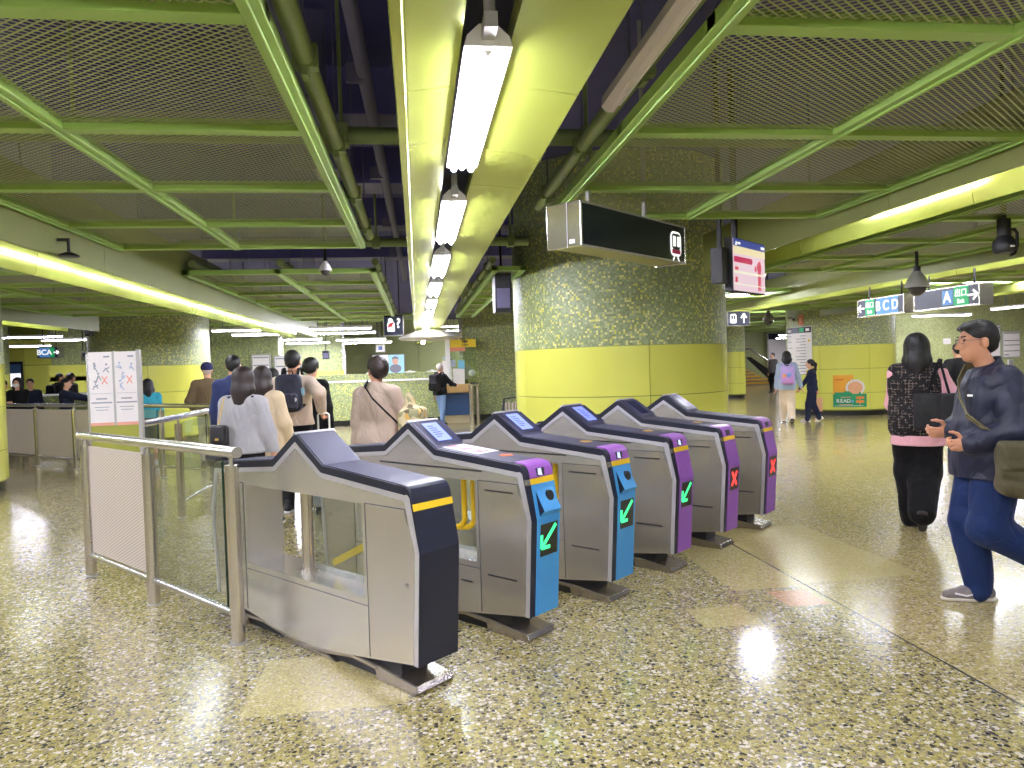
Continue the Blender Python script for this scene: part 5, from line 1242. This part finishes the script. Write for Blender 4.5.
def place(u,v_foot=None,D=None,z=0.):
    if v_foot is not None: p=at(u,v_foot,0.); return p[0],p[1]
    d=ray(u,372); d=d*D; return d[0],d[1]
def world(I,p):
    c,s=math.cos(I['rz']),math.sin(I['rz']); p=np.array(p,float); L=I['T'].location; return V3(c*p[0]-s*p[1]+L.x,s*p[0]+c*p[1]+L.y,p[2])
def held(I,name,label,cat,p=(0,0,0)):
    w=world(I,p); return thing(name,label,cat,tuple(w),I['rz'])
AWAY=(math.sin(YAW),math.cos(YAW)); LEFT=(-math.cos(YAW),math.sin(YAW)); RIGHT=(math.cos(YAW),-math.sin(YAW)); TOWARD=(-AWAY[0],-AWAY[1])
def mixdir(*a):
    v=np.zeros(2)
    for d,w in a: v+=np.array(d)*w
    return v
BLK=cloth('black',(19,19,22)); BLKSHOE=mat('shoe_black',(26,26,28),.5); WSHOE=mat('shoe_white',(228,222,214),.6)
# ================================================================== the people
# --- man in the navy jacket (right foreground)
NAVYJ=cloth('navy_jacket',(21,25,50),.5,.08,.12,60.,.45); BLUEP=cloth('blue_trousers',(24,42,86),.7,.1,.2,90.)
def hair_man(I):
    hd,S,HM=I['hd'],I['S'],I['HM']; A=SDF()
    A.ell(hd((0,-.020,.050)),S((.083,.098,.084)),.02,rot=HM); A.ell(hd((0,-.062,.0)),S((.074,.058,.075)),.03,rot=HM)
    for x in (-.04,0,.04): A.cone(hd((x,.03,.10)),hd((x,.075,.085)),.024,.014,.02)
    A.ell(hd((0,.108,-.028)),S((.095,.088,.105)),.012,sub=True,rot=HM)
    for s in (-1,1): A.ell(hd((s*.086,-.004,-.022)),S((.03,.027,.042)),.008,sub=True,rot=HM)
    n=HM@vnorm((0,.45,-1)); A.cut(n,float(n@hd((0,-.03,-.058))))
    A.build('hair',.005,HAIRB,I['T'],folds(.0025,110,60,3))
def man_extra(I):
    hd,k,T=I['hd'],I['k'],I['T']
    g=MB()
    for s in (-1,1):
        c=(s*.034,.104,.010); ring=[hd((c[0]+.023*math.cos(a),c[1]-.012*abs(math.cos(a))*(s*math.cos(a)>0),c[2]+.017*math.sin(a))) for a in np.linspace(0,2*PI,18,endpoint=False)]
        g.tube(ring,.0013,6,closed=True); g.tube([hd((s*.058,.094,.014)),hd((s*.076,.04,.012)),hd((s*.080,-.012,.010)),hd((s*.080,-.028,-.008))],.0016,6)
    g.tube([hd((-.010,.108,.014)),hd((0,.111,.018)),hd((.010,.108,.014))],.0013,6)
    g.build('glasses',mat('glasses_rim',(70,70,84),.3,.5),T,smooth=60)
    for s in (-1,1):
        MB().beam(hd((s*.018,.094,.034)),hd((s*.050,.084,.036)),.006,.007).build('eyebrow',HAIRB,T)
    up=I['up']
    A=SDF(); A.cone(up((0,-.012,1.43)),up((0,.006,1.492)),.077*k,.074*k,.02).cone(up((0,-.012,1.42)),up((0,.01,1.53)),.062*k,.060*k,.01,sub=True)
    A.cut(vnorm((0,.6,1)),float(up((0,0,1.482))@vnorm((0,.6,1)))); A.build('collar',.006,NAVYJ,T)
    p=up((-.095,.137,1.285)); MB().box(-.028,.028,-.004,.004,-.006,.006).build('chest_mark',M_WHITE,T,loc=tuple(p),rot=(.2,0,.55))
MX,MY=place(988,None,4.36)
man=person('heavy-set person in navy jacket and glasses walking left with an olive shoulder bag',MX,MY,mixdir((LEFT,1),(AWAY,.12)),1.70,
  upper('jacket',NAVYJ,hem=.79,fat=.018,hemw=1.08,wr=.009,seed=11,neck=1.475,slv=1.18,fz=13),lower('trousers',BLUEP,fat=.020,wide=1.12,flare=1.08,ank=.82,wr=.008,seed=8),hair_man,res=.0065,skin=SKIN2,
  pose=dict(w=1.16,belly=.025,Lf=(-.10,-.30,.28),Rf=(.09,.03,.085),kneeL=(0,1,.2),pitchL=.75,Lh=(-.15,.19,1.0),Rh=(.06,.20,1.06),elbL=(-.6,-.6,-.6),elbR=(.7,-.5,-.5),
    dL=(.1,1,-.05),tL=(.5,.1,1),curlL=.95,dR=(-.15,1,-.1),tR=(-.4,.1,1),curlR=.9,head_pitch=-.04,lean=.0,head_fwd=.045),
  shoes=shoe(mat('trainer_grey',(122,112,108),.6,0,.3,40.),mat('trainer_sole',(222,212,196),.6),1.25),extra=man_extra)
k=man['k']
# trainer details
for s,an in (('R',man['anR']),):
    MB().tube([an+V3(.046,.03,-.03),an+V3(.048,.09,-.045),an+V3(.03,.15,-.035)],.006,6).tube([an+V3(-.046,.03,-.03),an+V3(-.048,.09,-.045),an+V3(-.03,.15,-.035)],.006,6).build('shoe_stripe',M_WHITE,man['T'],smooth=50)
    m=MB()
    for q in range(4): m.beam(an+V3(-.025,.035+.024*q,.022-.013*q),an+V3(.025,.042+.024*q,.022-.013*q),.008,.006)
    m.build('lace',M_BLACK,man['T'])
OLIVE=cloth('olive_bag',(84,78,58),.8,.12,.3,160.)
bag=held(man,'shoulder_bag','olive canvas shoulder bag hanging on the hip of the person in navy jacket','bag',(-.30*k,-.09*k,.72*k))
A=SDF(); A.box((0,0,.16),(.065,.20,.15),.06,.02).ell((0,-.02,.07),(.075,.20,.09),.05).box((-.045,0,.21),(.03,.205,.10),.03,.015); A.build('bag_body',.009,OLIVE,bag,folds(.007,18,20,6))
A=SDF(); A.box((-.05,0,.235),(.045,.215,.085),.03,.01); A.build('bag_flap',.009,OLIVE,bag,folds(.004,20,16,9))
MB().box(-.106,-.098,-.02,.03,.16,.18).build('buckle',M_BLACK,bag)
STRAP=cloth('strap_olive',(104,96,66),.8,.08,.2,200.)
def strap_from(pts,w,m,par,name='strap',th=.006):
    P=[np.array(p,float) for p in pts]; vs=[];fs=[]
    b=MB()
    for a,c in zip(P[:-1],P[1:]): b.beam(a,c+(c-a)*.08,w,th,up=vnorm(np.array([a[0],a[1],.15*0])+1e-3))
    return b.build(name,m,par)
# strap path in the man's own frame, from the bag's front, up across the chest to the far shoulder and round the back
b0=V3(-.30*k,-.09*k,.72*k)
def rel(p): return V3(*p)*k-b0
strap_from([rel(p) for p in ((-.285,.05,1.02),(-.225,.135,1.10),(-.15,.192,1.17),(-.06,.190,1.27),(.02,.160,1.36),(.08,.09,1.45),(.10,.0,1.475))],.04,STRAP,bag)
strap_from([rel(p) for p in ((.10,.0,1.475),(.08,-.10,1.44),(-.02,-.165,1.33),(-.14,-.175,1.18),(-.27,-.20,1.0))],.04,STRAP,bag)

# --- woman in the tweed vest
def tweed():
    t=NT('tweed'); co=t.coord()
    v=t.node('ShaderNodeTexVoronoi'); v.inputs['Scale'].default_value=110.; t.link(co,v.inputs['Vector']); s=t.node('ShaderNodeSeparateXYZ'); t.link(co,s.inputs[0])
    def lines(c,per,w,sc): 
        n=t.noise(co,sc,2); return t.math('MULTIPLY',t.math('LESS_THAN',t.math('PINGPONG',t.math('ADD',c,t.math('MULTIPLY',n,.02)),per),w),t.math('GREATER_THAN',t.noise(co,26.,2),.52))
    l=t.math('MAXIMUM',lines(s.outputs[0],.0135,.0022,9.),lines(s.outputs[2],.012,.0022,11.))
    col=t.mix(l,lin((30,26,28)),lin((124,112,102))); t.set(Base_Color=col,Roughness=.8,Specular_IOR_Level=.3); t.bump(v.outputs['Distance'],.5,.006); return t.m
TWEED=tweed(); PINK=cloth('pink_shirt',(236,176,184),.7,.05,.1,90.)
def vest_top(I):
    upper('shirt',PINK,hem=.745,fat=.0,hemw=1.12,wr=.005,seed=3,slv=1.25,fz=12)(I)
    k,up,S=I['k'],I['up'],I['S']; A=SDF()
    A.ell(up((0,0,1.28)),S((.245,.147,.19)),.06).ell(up((0,0,1.1)),S((.222,.145,.2)),.07).ell(up((0,0,.95)),S((.245,.195,.25)),.07).cone(I['shL']*1.02,I['shR']*1.02,.068*k,.068*k,.05)
    A.cut((0,0,-1),-.81*k).cut((0,0,1),1.475*k).cut((1,0,0),.236*k).cut((-1,0,0),.236*k); A.build('tweed_vest',.009,TWEED,I['T'],folds(.003,20,6,2))
WX,WY=place(917,None,6.35)
wom=person('long-haired person in black tweed vest over a pink shirt, seen from behind',WX,WY,(WX,WY),1.69,vest_top,lower('trousers',cloth('black_trousers',(17,16,19),.8,.15,.2,60.),fat=.012,wide=1.2,flare=1.35,ank=.95,wr=.006),
  hair_long(HAIRB,.26,.082,vol=.006),res=.009,skin=SKIN3,pose=dict(w=1.0,Lf=(-.045,.10,.085),Rf=(.02,-.26,.20),pitchR=.85,Lh=(-.07,.28,1.02),elbL=(-.75,-1,-.2),Rh=(.24,.16,1.0)),shoes=shoe(BLKSHOE,mat('dark_sole',(58,54,54),.7)))
tb=held(wom,'tote_bag','dark grey tote bag hanging from the right shoulder of the tweed vest wearer','bag',(.135,-.215,.89)); kk=wom['k']
A=SDF(); A.box((0,0,.155),(.165,.05,.155),.02,.01); A.build('bag_body',.009,cloth('tote_grey',(25,24,28),.6,.1,.1,40.,.4),tb,folds(.006,16,8,4))
MB().tube([(-.06,0,.30),(-.03,.03,.42),(.02,.10,.56),(.035,.19,.595),(.03,.29,.55),(.05,.30,.42)],.011,8).tube([(.10,0,.30),(.07,.04,.43),(.045,.10,.55),(.05,.19,.592)],.010,8).build('handle',BLK,tb,smooth=60)

# --- person all in black further behind
x,y=place(958,None,12.6)
person('person all in black with a T-shirt, far back between the two nearer walkers',x,y,mixdir((AWAY,1),(RIGHT,.2)),1.66,upper('tshirt',BLK,sleeve=.5,fat=.006),lower('trousers',BLK),hair_short(HAIRB),res=.014,pose=dict(Lh=(-.20,.14,1.0),Rh=(.20,.14,1.0)),shoes=shoe(BLKSHOE,M_BLACK))
# --- two school children
DEN=cloth('denim',(170,186,206),.8,.1,.2,80.); CREAMP=cloth('cream_trousers',(232,212,184),.8,.06,.15,80.)
x,y=place(788,423.0); gx,gy=x,y
girl=person('dark-haired person in pale denim jacket and cream trousers with a lavender backpack',x,y,mixdir((AWAY,1),(RIGHT,.3)),1.66,upper('denim_jacket',DEN,hem=.80,fat=.012,hemw=1.05,seed=21,slv=1.1),lower('trousers',CREAMP,wide=1.12,flare=1.2),hair_long(HAIRB,.20,.075),res=.013,
  pose=dict(Lf=(-.08,.20,.085),Rf=(.08,-.16,.13),pitchR=.6,Rh=(.33,.08,.80),Lh=(-.25,.04,.82)),shoes=shoe(WSHOE,mat('sole_dark',(70,62,60),.7)))
LAV=cloth('lavender',(186,160,216),.6,.12,.1,60.); LAV2=cloth('lavender_pink',(206,150,206),.6,.1,.1,60.)
def backpack(I,label,m1,m2,z=1.0,h=.21,w=.155,d=.085,straps=None,dy=-.15,pockets=True):
    k=I['k']; t=held(I,'backpack',label,'backpack',(0,dy*k,z*k)); A=SDF(); A.box((0,-d,h),(w,d,h),.06,.02).ell((0,-d*1.3,h*.7),(w*.95,d*.9,h*.7),.04); A.build('pack_body',max(.008,I['res']*.8),m1,t,folds(.003,30,14,3))
    A=SDF(); A.box((0,-2*d-.01,h*.55),(w*.8,.035,h*.45),.03,.01); A.build('front_pocket',max(.008,I['res']*.8),m2,t)
    for s in (-1,1):
        MB().tube([(s*w*.6,-.02,h*1.8),(s*w*.62,.05,h*1.8+.09*k),(s*w*.66,.15,h*1.8+.10*k),(s*w*.75,.27,h*1.45),(s*w*.85,.27,h*.9),(s*w*1.0,.13,h*.35),(s*w*.85,-.02,h*.2)],.017,8).build('strap',straps or m1,t,smooth=60)
    MB().tube([(-.04,-.03,2*h),(-.03,-.03,2*h+.035),(.03,-.03,2*h+.035),(.04,-.03,2*h)],.008,6).build('top_loop',straps or m1,t,smooth=60)
    return t
bp=backpack(girl,'lavender school backpack with pink lower half on the denim jacket wearer',LAV,LAV2,z=.93,h=.215,w=.15)
MB().ball((-.08,-.20,.20),(.045,.02,.05),10).build('charm',mat('charm_orange',(236,160,90),.6),bp,smooth=60); MB().ball((.02,-.225,.22),(.05,.02,.055),10).build('charm',mat('charm_blue',(120,160,216),.6),bp,smooth=60)
NAVYU=cloth('navy_uniform',(34,40,64),.75,.1,.15,80.)
x,y=place(813,421.5)
def scarf(I):
    up=I['up']
    for s in (-1,1): MB().tube([up((s*.07,-.0,1.46)),up((s*.06,.10,1.41)),up((s*.035,.128,1.25)),up((s*.03,.128,1.08))],.018,8).build('yellow_trim',mat('uniform_yellow',(232,204,90),.7),I['T'],smooth=50)
kid=person('child in navy uniform with ponytail and yellow trim, holding a paper bag',x,y,mixdir((LEFT,1),(AWAY,.5)),1.45,upper('jacket',NAVYU,hem=.84,fat=.008,seed=23),lower('trousers',NAVYU,wide=1.15,flare=1.15),hair_long(HAIRB,pony=.30),res=.012,
  pose=dict(Lf=(-.07,.14,.085),Rf=(.08,-.16,.11),pitchR=.5,Lh=(-.20,.32,.90),Rh=(.26,-.10,.82),lean=.05),shoes=shoe(WSHOE,M_WHITE),extra=scarf)
pbw=world(kid,kid['hR']); t=thing('paper_bag','peach paper carrier bag held by the child in navy uniform','bag',(pbw[0],pbw[1],pbw[2]-.50),kid['rz'])
MB().prism([(-.12,0),(.12,0),(.125,.32),(-.125,.32)],-.05,.05).build('bag_body',mat('peach_paper',(236,182,140),.7),t); MB().tube([(0,-.06,.32),(0,-.045,.41),(0,.045,.41),(0,.06,.32)],.006,6).build('handle',mat('peach_paper',(236,182,140)),t,smooth=50)
# --- far man in grey by the stairs
x,y=place(773,None,31.5)
person('distant dark-haired person in grey jacket standing by the stairs wall',x,y,mixdir((LEFT,1),(TOWARD,.5)),1.72,upper('jacket',cloth('grey_jacket',(92,88,88)),hem=.84,fat=.008),lower('trousers',BLK),hair_short(HAIRB),res=.02,shoes=shoe(BLKSHOE,M_BLACK))

# --- woman in the pale grey sweater
GREYS=cloth('grey_sweater',(180,178,180),.9,.04,.35,220.)
x,y=place(243,None,6.5)
gs=person('brown-haired person in pale grey sweater just past the navy-nosed gate, seen from behind',x,y,mixdir((AWAY,1),(RIGHT,.12)),1.585,upper('sweater',GREYS,hem=.90,fat=.012,hemw=1.04,wr=.007,seed=31,slv=1.15),lower('trousers',BLK,fat=.006),hair_long(HAIRBR,.205,.084,vol=.008),res=.010,
  pose=dict(w=1.02,Lh=(-.27,.05,.84),Rh=(.27,.06,.82)),shoes=shoe(BLKSHOE,M_BLACK),extra=lambda I:SDF().cone(I['up']((0,-.02,1.40)),I['up']((0,-.0,1.46)),.094,.080,.03).cone(I['up']((-.12,-.045,1.42)),I['up']((.12,-.045,1.42)),.035,.035,.03).build('dark_collar',.010,cloth('dark_scarf',(40,42,52)),I['T']))
kb=gs['k']
hb=held(gs,'handbag','quilted black handbag on a gold chain, at the left side of the grey sweater wearer','bag',(-.15,-.15,.90))
QUILT=mat('quilted_black',(28,28,32),.35,0,.2,30.,.6,60.,.6)
A=SDF(); A.box((0,-.02,.10),(.072,.045,.105),.03,.01); A.build('bag_body',.008,QUILT,hb); A=SDF(); A.box((0,-.05,.13),(.075,.028,.08),.025,.01); A.build('bag_flap',.008,QUILT,hb)
MB().box(-.015,.015,-.083,-.074,.075,.095).build('clasp',mat('gold_chain',(214,178,96),.3,.8),hb)
m=MB(); P0,P1=V3(-.01,-.03,.2),V3(.03,.02,.45)
for q in range(15): a=P0+(P1-P0)*q/15; b=P0+(P1-P0)*(q+.8)/15; m.beam(a,b,.022 if q%2 else .012,.008)
m.build('chain_strap',mat('gold_chain',(214,178,96),.3,.8),hb)
hb2=held(gs,'handbag','slouchy black bag held low by the left hand of the grey sweater wearer','bag',(-.27,-.02,.70)); A=SDF(); A.ell((0,0,.10),(.10,.09,.09),.03).box((0,0,.12),(.08,.06,.08),.04,.03); A.build('bag_body',.010,QUILT,hb2,folds(.008,22,18,2)); MB().tube([(-.05,0,.18),(-.03,0,.24),(.03,0,.24),(.05,0,.18)],.008,6).build('handle',QUILT,hb2,smooth=60)

# --- rest of the queue
x,y=place(207,None,11.9)
person('person in navy baseball cap and olive brown sweater with pale trousers, behind the glass railing',x,y,mixdir((AWAY,1),(LEFT,.35)),1.73,upper('sweater',cloth('olive_sweater',(112,96,72),.9,.06,.3,200.),hem=.86,fat=.02,hemw=1.05,seed=41,slv=1.1),lower('trousers',cloth('stone_trousers',(196,186,172))),cap(cloth('navy_cap',(44,44,86))),res=.012,pose=dict(w=1.05,Lh=(-.24,.2,.98),Rh=(.26,.06,.84)),shoes=shoe(BLKSHOE,M_WHITE))
x,y=place(233.5,None,8.6)
person('short-haired person in dark blue hooded jacket, half hidden behind the grey sweater wearer',x,y,mixdir((AWAY,1),(LEFT,.25)),1.75,upper('jacket',cloth('blue_jacket',(46,56,96),.7),hem=.84,fat=.02,collar=.03,seed=43),lower('trousers',BLK),hair_short(HAIRB),res=.012,shoes=shoe(BLKSHOE,M_WHITE))
x,y=place(262,None,7.35)
person('brown-haired person in cream coat just right of the grey sweater wearer',x,y,mixdir((AWAY,1),(RIGHT,.1)),1.60,upper('coat',cloth('cream_coat',(226,204,168),.9,.05,.3,150.),hem=.70,fat=.02,hemw=1.05,seed=45,slv=1.15),lower('trousers',BLK),hair_long(HAIRBR,.22,.08),res=.012,pose=dict(Lh=(-.2,.2,1.),Rh=(.25,.1,.86)),shoes=shoe(BLKSHOE,M_WHITE))
x,y=place(272,None,9.6)
pk=person('dark-haired person in black jacket partly hidden beside the cream coat wearer',x,y,mixdir((AWAY,1),(LEFT,.3)),1.58,upper('jacket',BLK,hem=.84,fat=.02,seed=47),lower('trousers',BLK),hair_short(HAIRB,.01),res=.013,shoes=shoe(BLKSHOE,M_BLACK))
backpack(pk,'dark backpack on the black jacket wearer beside the cream coat',BLK,BLK,z=1.08)
BEIGE=cloth('beige_sweater',(214,192,172),.9,.04,.3,220.)
x,y=place(293,None,8.0)
bm=person('tall short-haired person in beige sweater with a dark backpack pulling a suitcase',x,y,mixdir((AWAY,1),(LEFT,.08)),1.765,upper('sweater',BEIGE,hem=.93,fat=.018,hemw=1.02,seed=51,slv=1.05),lower('trousers',BLK),hair_short(HAIRB),res=.010,skin=SKIN2,pose=dict(w=1.06,Rh=(.30,-.08,1.08),elbR=(.5,-1,-.1),Lh=(-.25,.10,.88),tR=(0,1,.2),curlR=1.0),shoes=shoe(BLKSHOE,M_WHITE))
DKP=cloth('pack_navy',(38,40,56),.6,.15,.1,60.,.4)
bpk=backpack(bm,'dark navy backpack with small round badge on the beige sweater wearer',DKP,DKP,z=1.09,h=.20,w=.135,straps=BLK)
MB().cyl((.085,-.205,.13),(.085,-.213,.13),.022,14).build('badge',M_WHITE,bpk); MB().box(.13,.16,-.12,-.05,.17,.25).build('bottle_pocket',cloth('pocket_blue',(150,190,210)),bpk)
cs=world(bm,bm['hR']); t=thing('suitcase','suitcase with tall white pull handle beside the beige sweater wearer','suitcase',(cs[0]+.02,cs[1]-.03,0),bm['rz'])
A=SDF(); A.box((0.02,.0,.36),(.15,.11,.29),.04,.02); A.build('shell',.012,mat('suitcase_silver',(176,178,184),.4,.2),t)
MB().tube([(-.06,0,.6),(-.06,0,1.075),(-.045,0,1.09),(.045,0,1.09),(.06,0,1.075),(.06,0,.6)],.011,10).build('pull_handle',mat('handle_white',(232,228,220),.35),t,smooth=60)
for xx in (-.09,.13):
    for yy in (-.07,.07): MB().cyl((xx-.012,yy,.035),(xx+.012,yy,.035),.035,14).box(xx-.016,xx+.016,yy-.016,yy+.016,.03,.09).build('wheel',M_BLACK,t)
x,y=place(311,None,9.3)
person('person with black bobbed hair and black jacket walking ahead of the suitcase',x,y,mixdir((AWAY,1),(RIGHT,.25)),1.69,upper('jacket',BLK,hem=.80,fat=.03,hemw=1.05,seed=53,slv=1.2),lower('trousers',BLK),hair_short(HAIRB,.018),res=.012,shoes=shoe(BLKSHOE,M_BLACK))
TAUPE=cloth('taupe_jacket',(186,166,150),.75,.05,.12,60.)
x,y=place(378,None,6.6)
tj=person('short-haired person in taupe jacket with black diagonal strap, looking left, behind the second gate',x,y,mixdir((AWAY,1),(RIGHT,.15)),1.64,upper('jacket',TAUPE,hem=.74,fat=.014,hemw=1.12,wr=.009,seed=61,collar=.02,slv=1.15,fz=12),lower('trousers',BLK),hair_short(HAIRBR,.012),res=.010,skin=SKIN2,
  pose=dict(w=.98,head_yaw=.85,head_pitch=.22,Lh=(-.25,.06,.83),Rh=(.27,.12,.86),tilt=-.03),shoes=shoe(BLKSHOE,M_WHITE))
_t=NT('floral_tote'); _n=_t.node('ShaderNodeTexVoronoi'); _n.inputs['Scale'].default_value=22.; _t.link(_t.coord(),_n.inputs['Vector']); _s=_t.node('ShaderNodeSeparateColor'); _t.link(_n.outputs['Color'],_s.inputs[0])
_t.set(Base_Color=_t.ramp(_s.outputs[0],[(0,lin((206,190,150))),(.4,lin((150,146,108))),(.62,lin((222,178,92))),(.8,lin((96,84,60)))],True),Roughness=.8); FLORAL=_t.m
t=held(tj,'tote_bag','floral yellow tote bag on a black strap beside the taupe jacket wearer','bag',(.33,-.04,.80)); A=SDF(); A.box((0,0,.20),(.10,.17,.20),.05,.02).ell((-.03,0,.42),(.05,.10,.12),.05); A.build('bag_body',.010,FLORAL,t,folds(.006,20,14,3))
k=tj['k']; o=V3(.33,-.04,.80); strap_from([V3(*p)-o for p in ((-.10,-.0,1.445),(-.09,-.11,1.40),(.0,-.185,1.30),(.12,-.19,1.18),(.23,-.15,1.06),(.28,-.09,.98))],.036,BLK,t)
# --- customer at the service kiosk
x,y=place(440,None,19.2)
sv=person('grey-haired person in black jacket and blue jeans standing at the service kiosk',x,y,mixdir((AWAY,1),(RIGHT,.7)),1.63,upper('jacket',BLK,hem=.85,fat=.02),lower('jeans',cloth('jeans',(120,146,186),.8,.12)),hair_short(HAIRG),res=.015,pose=dict(Lf=(-.10,.18,.085),Rf=(.1,-.12,.085),Rh=(.22,.38,1.12)),shoes=shoe(BLKSHOE,M_BLACK))
backpack(sv,'black backpack on the customer at the service kiosk',cloth('pack_black',(36,34,36)),BLK,z=.98,h=.22)
# --- girl in turquoise
x,y=place(147,None,12.3)
person('long-haired child in turquoise top and dark shorts walking behind the poster stand',x,y,mixdir((LEFT,.6),(AWAY,1)),1.50,upper('top',cloth('turquoise',(64,166,186)),hem=.84,fat=.012),lower('shorts',cloth('dark_denim',(50,60,84)),leg=.95,fat=.02),hair_long(HAIRB,.22,.07),res=.014,shoes=shoe(WSHOE,M_WHITE))
# --- left group
def mask(I): SDF().ell(I['hd']((0,.075,-.05)),I['S']((.062,.045,.052)),.02).build('face_mask',.012,M_WHITE,I['T'])
DN=cloth('dark_navy',(30,34,54)); M_STK2=cloth('charcoal',(64,60,62))
x,y=place(17,None,15.8)
person('black-clothed person with white face mask behind the far railing',x,y,mixdir((TOWARD,1),(RIGHT,.2)),1.60,upper('coat',BLK,hem=.72,fat=.02),lower('trousers',BLK),hair_long(HAIRB,.25,.085,vol=.01),res=.014,pose=dict(Lh=(.02,.26,1.16),Rh=(.08,.26,1.14)),shoes=shoe(BLKSHOE,M_BLACK),extra=mask)
x,y=place(29.5,None,16.6)
person('person in dark navy sweatshirt and shorts facing this way behind the far hatched railing',x,y,mixdir((TOWARD,1),(RIGHT,.5)),1.57,upper('sweatshirt',DN,hem=.84,fat=.025,slv=1.1),lower('shorts',DN,leg=.9,fat=.02),hair_short(HAIRB),res=.014,shoes=shoe(WSHOE,M_WHITE))
x,y=place(65,None,15.7)
person('person in black top reaching an arm to the right behind the far railing',x,y,mixdir((RIGHT,1),(AWAY,.3)),1.55,upper('top',DN,hem=.84,fat=.03,slv=1.15),lower('trousers',BLK),hair_short(HAIRB),res=.014,pose=dict(Rh=(.12,.56,1.22),Lh=(-.1,.5,1.2)),shoes=shoe(BLKSHOE,M_BLACK))
x,y=place(59.5,None,19.6)
pl=person('person in black coat, left one of the two beyond the far low wall',x,y,mixdir((RIGHT,1),(AWAY,.4)),1.70,upper('coat',BLK,hem=.8,fat=.02),lower('trousers',BLK),hair_short(HAIRB),res=.016,shoes=shoe(BLKSHOE,M_BLACK))
backpack(pl,'dark backpack on the coat wearer beyond the far-left low wall',BLK,BLK,z=1.0)
x,y=place(70.5,None,20.2)
person('brown-haired person in charcoal coat, right one of the two beyond the far-left low wall',x,y,mixdir((RIGHT,.4),(AWAY,1)),1.70,upper('coat',M_STK2,hem=.75,fat=.02),lower('trousers',BLK),hair_short(HAIRBR,.01),res=.016,shoes=shoe(BLKSHOE,M_BLACK))
x,y=place(2,None,16.3)
person('dark-clothed person cut by the left column, leftmost of all',x,y,mixdir((AWAY,1),(RIGHT,.2)),1.56,upper('coat',BLK,hem=.75,fat=.02),lower('trousers',BLK),hair_short(HAIRB,.01),res=.016,shoes=shoe(BLKSHOE,M_BLACK))
# ------------------------------------------------------------------ camera, world, view
cam=bpy.data.cameras.new('camera'); co=bpy.data.objects.new('camera',cam); COL.objects.link(co); SC.camera=co
cam.sensor_fit='HORIZONTAL'; cam.sensor_width=36; cam.lens=F/1024*36; cam.clip_end=200; cam.clip_start=.05
Mx=Matrix.Identity(4)
for i in range(3): Mx[i][0]=CM[0][i]; Mx[i][1]=CM[1][i]; Mx[i][2]=-CM[2][i]; Mx[i][3]=EYE[i]
co.matrix_world=Mx
w=bpy.data.worlds.new('world'); SC.world=w; w.use_nodes=True
bg=w.node_tree.nodes['Background']; bg.inputs[0].default_value=(1,1,1,1); bg.inputs[1].default_value=.3
SC.view_settings.view_transform='Standard'; SC.view_settings.look='None'; SC.view_settings.exposure=EXPOSURE; SC.view_settings.gamma=1; SC.view_settings.use_curve_mapping=False
SC.cycles.use_denoising=True
SC.cycles.max_bounces=7; SC.cycles.diffuse_bounces=4; SC.cycles.glossy_bounces=4; SC.cycles.transparent_max_bounces=14; SC.cycles.sample_clamp_indirect=6
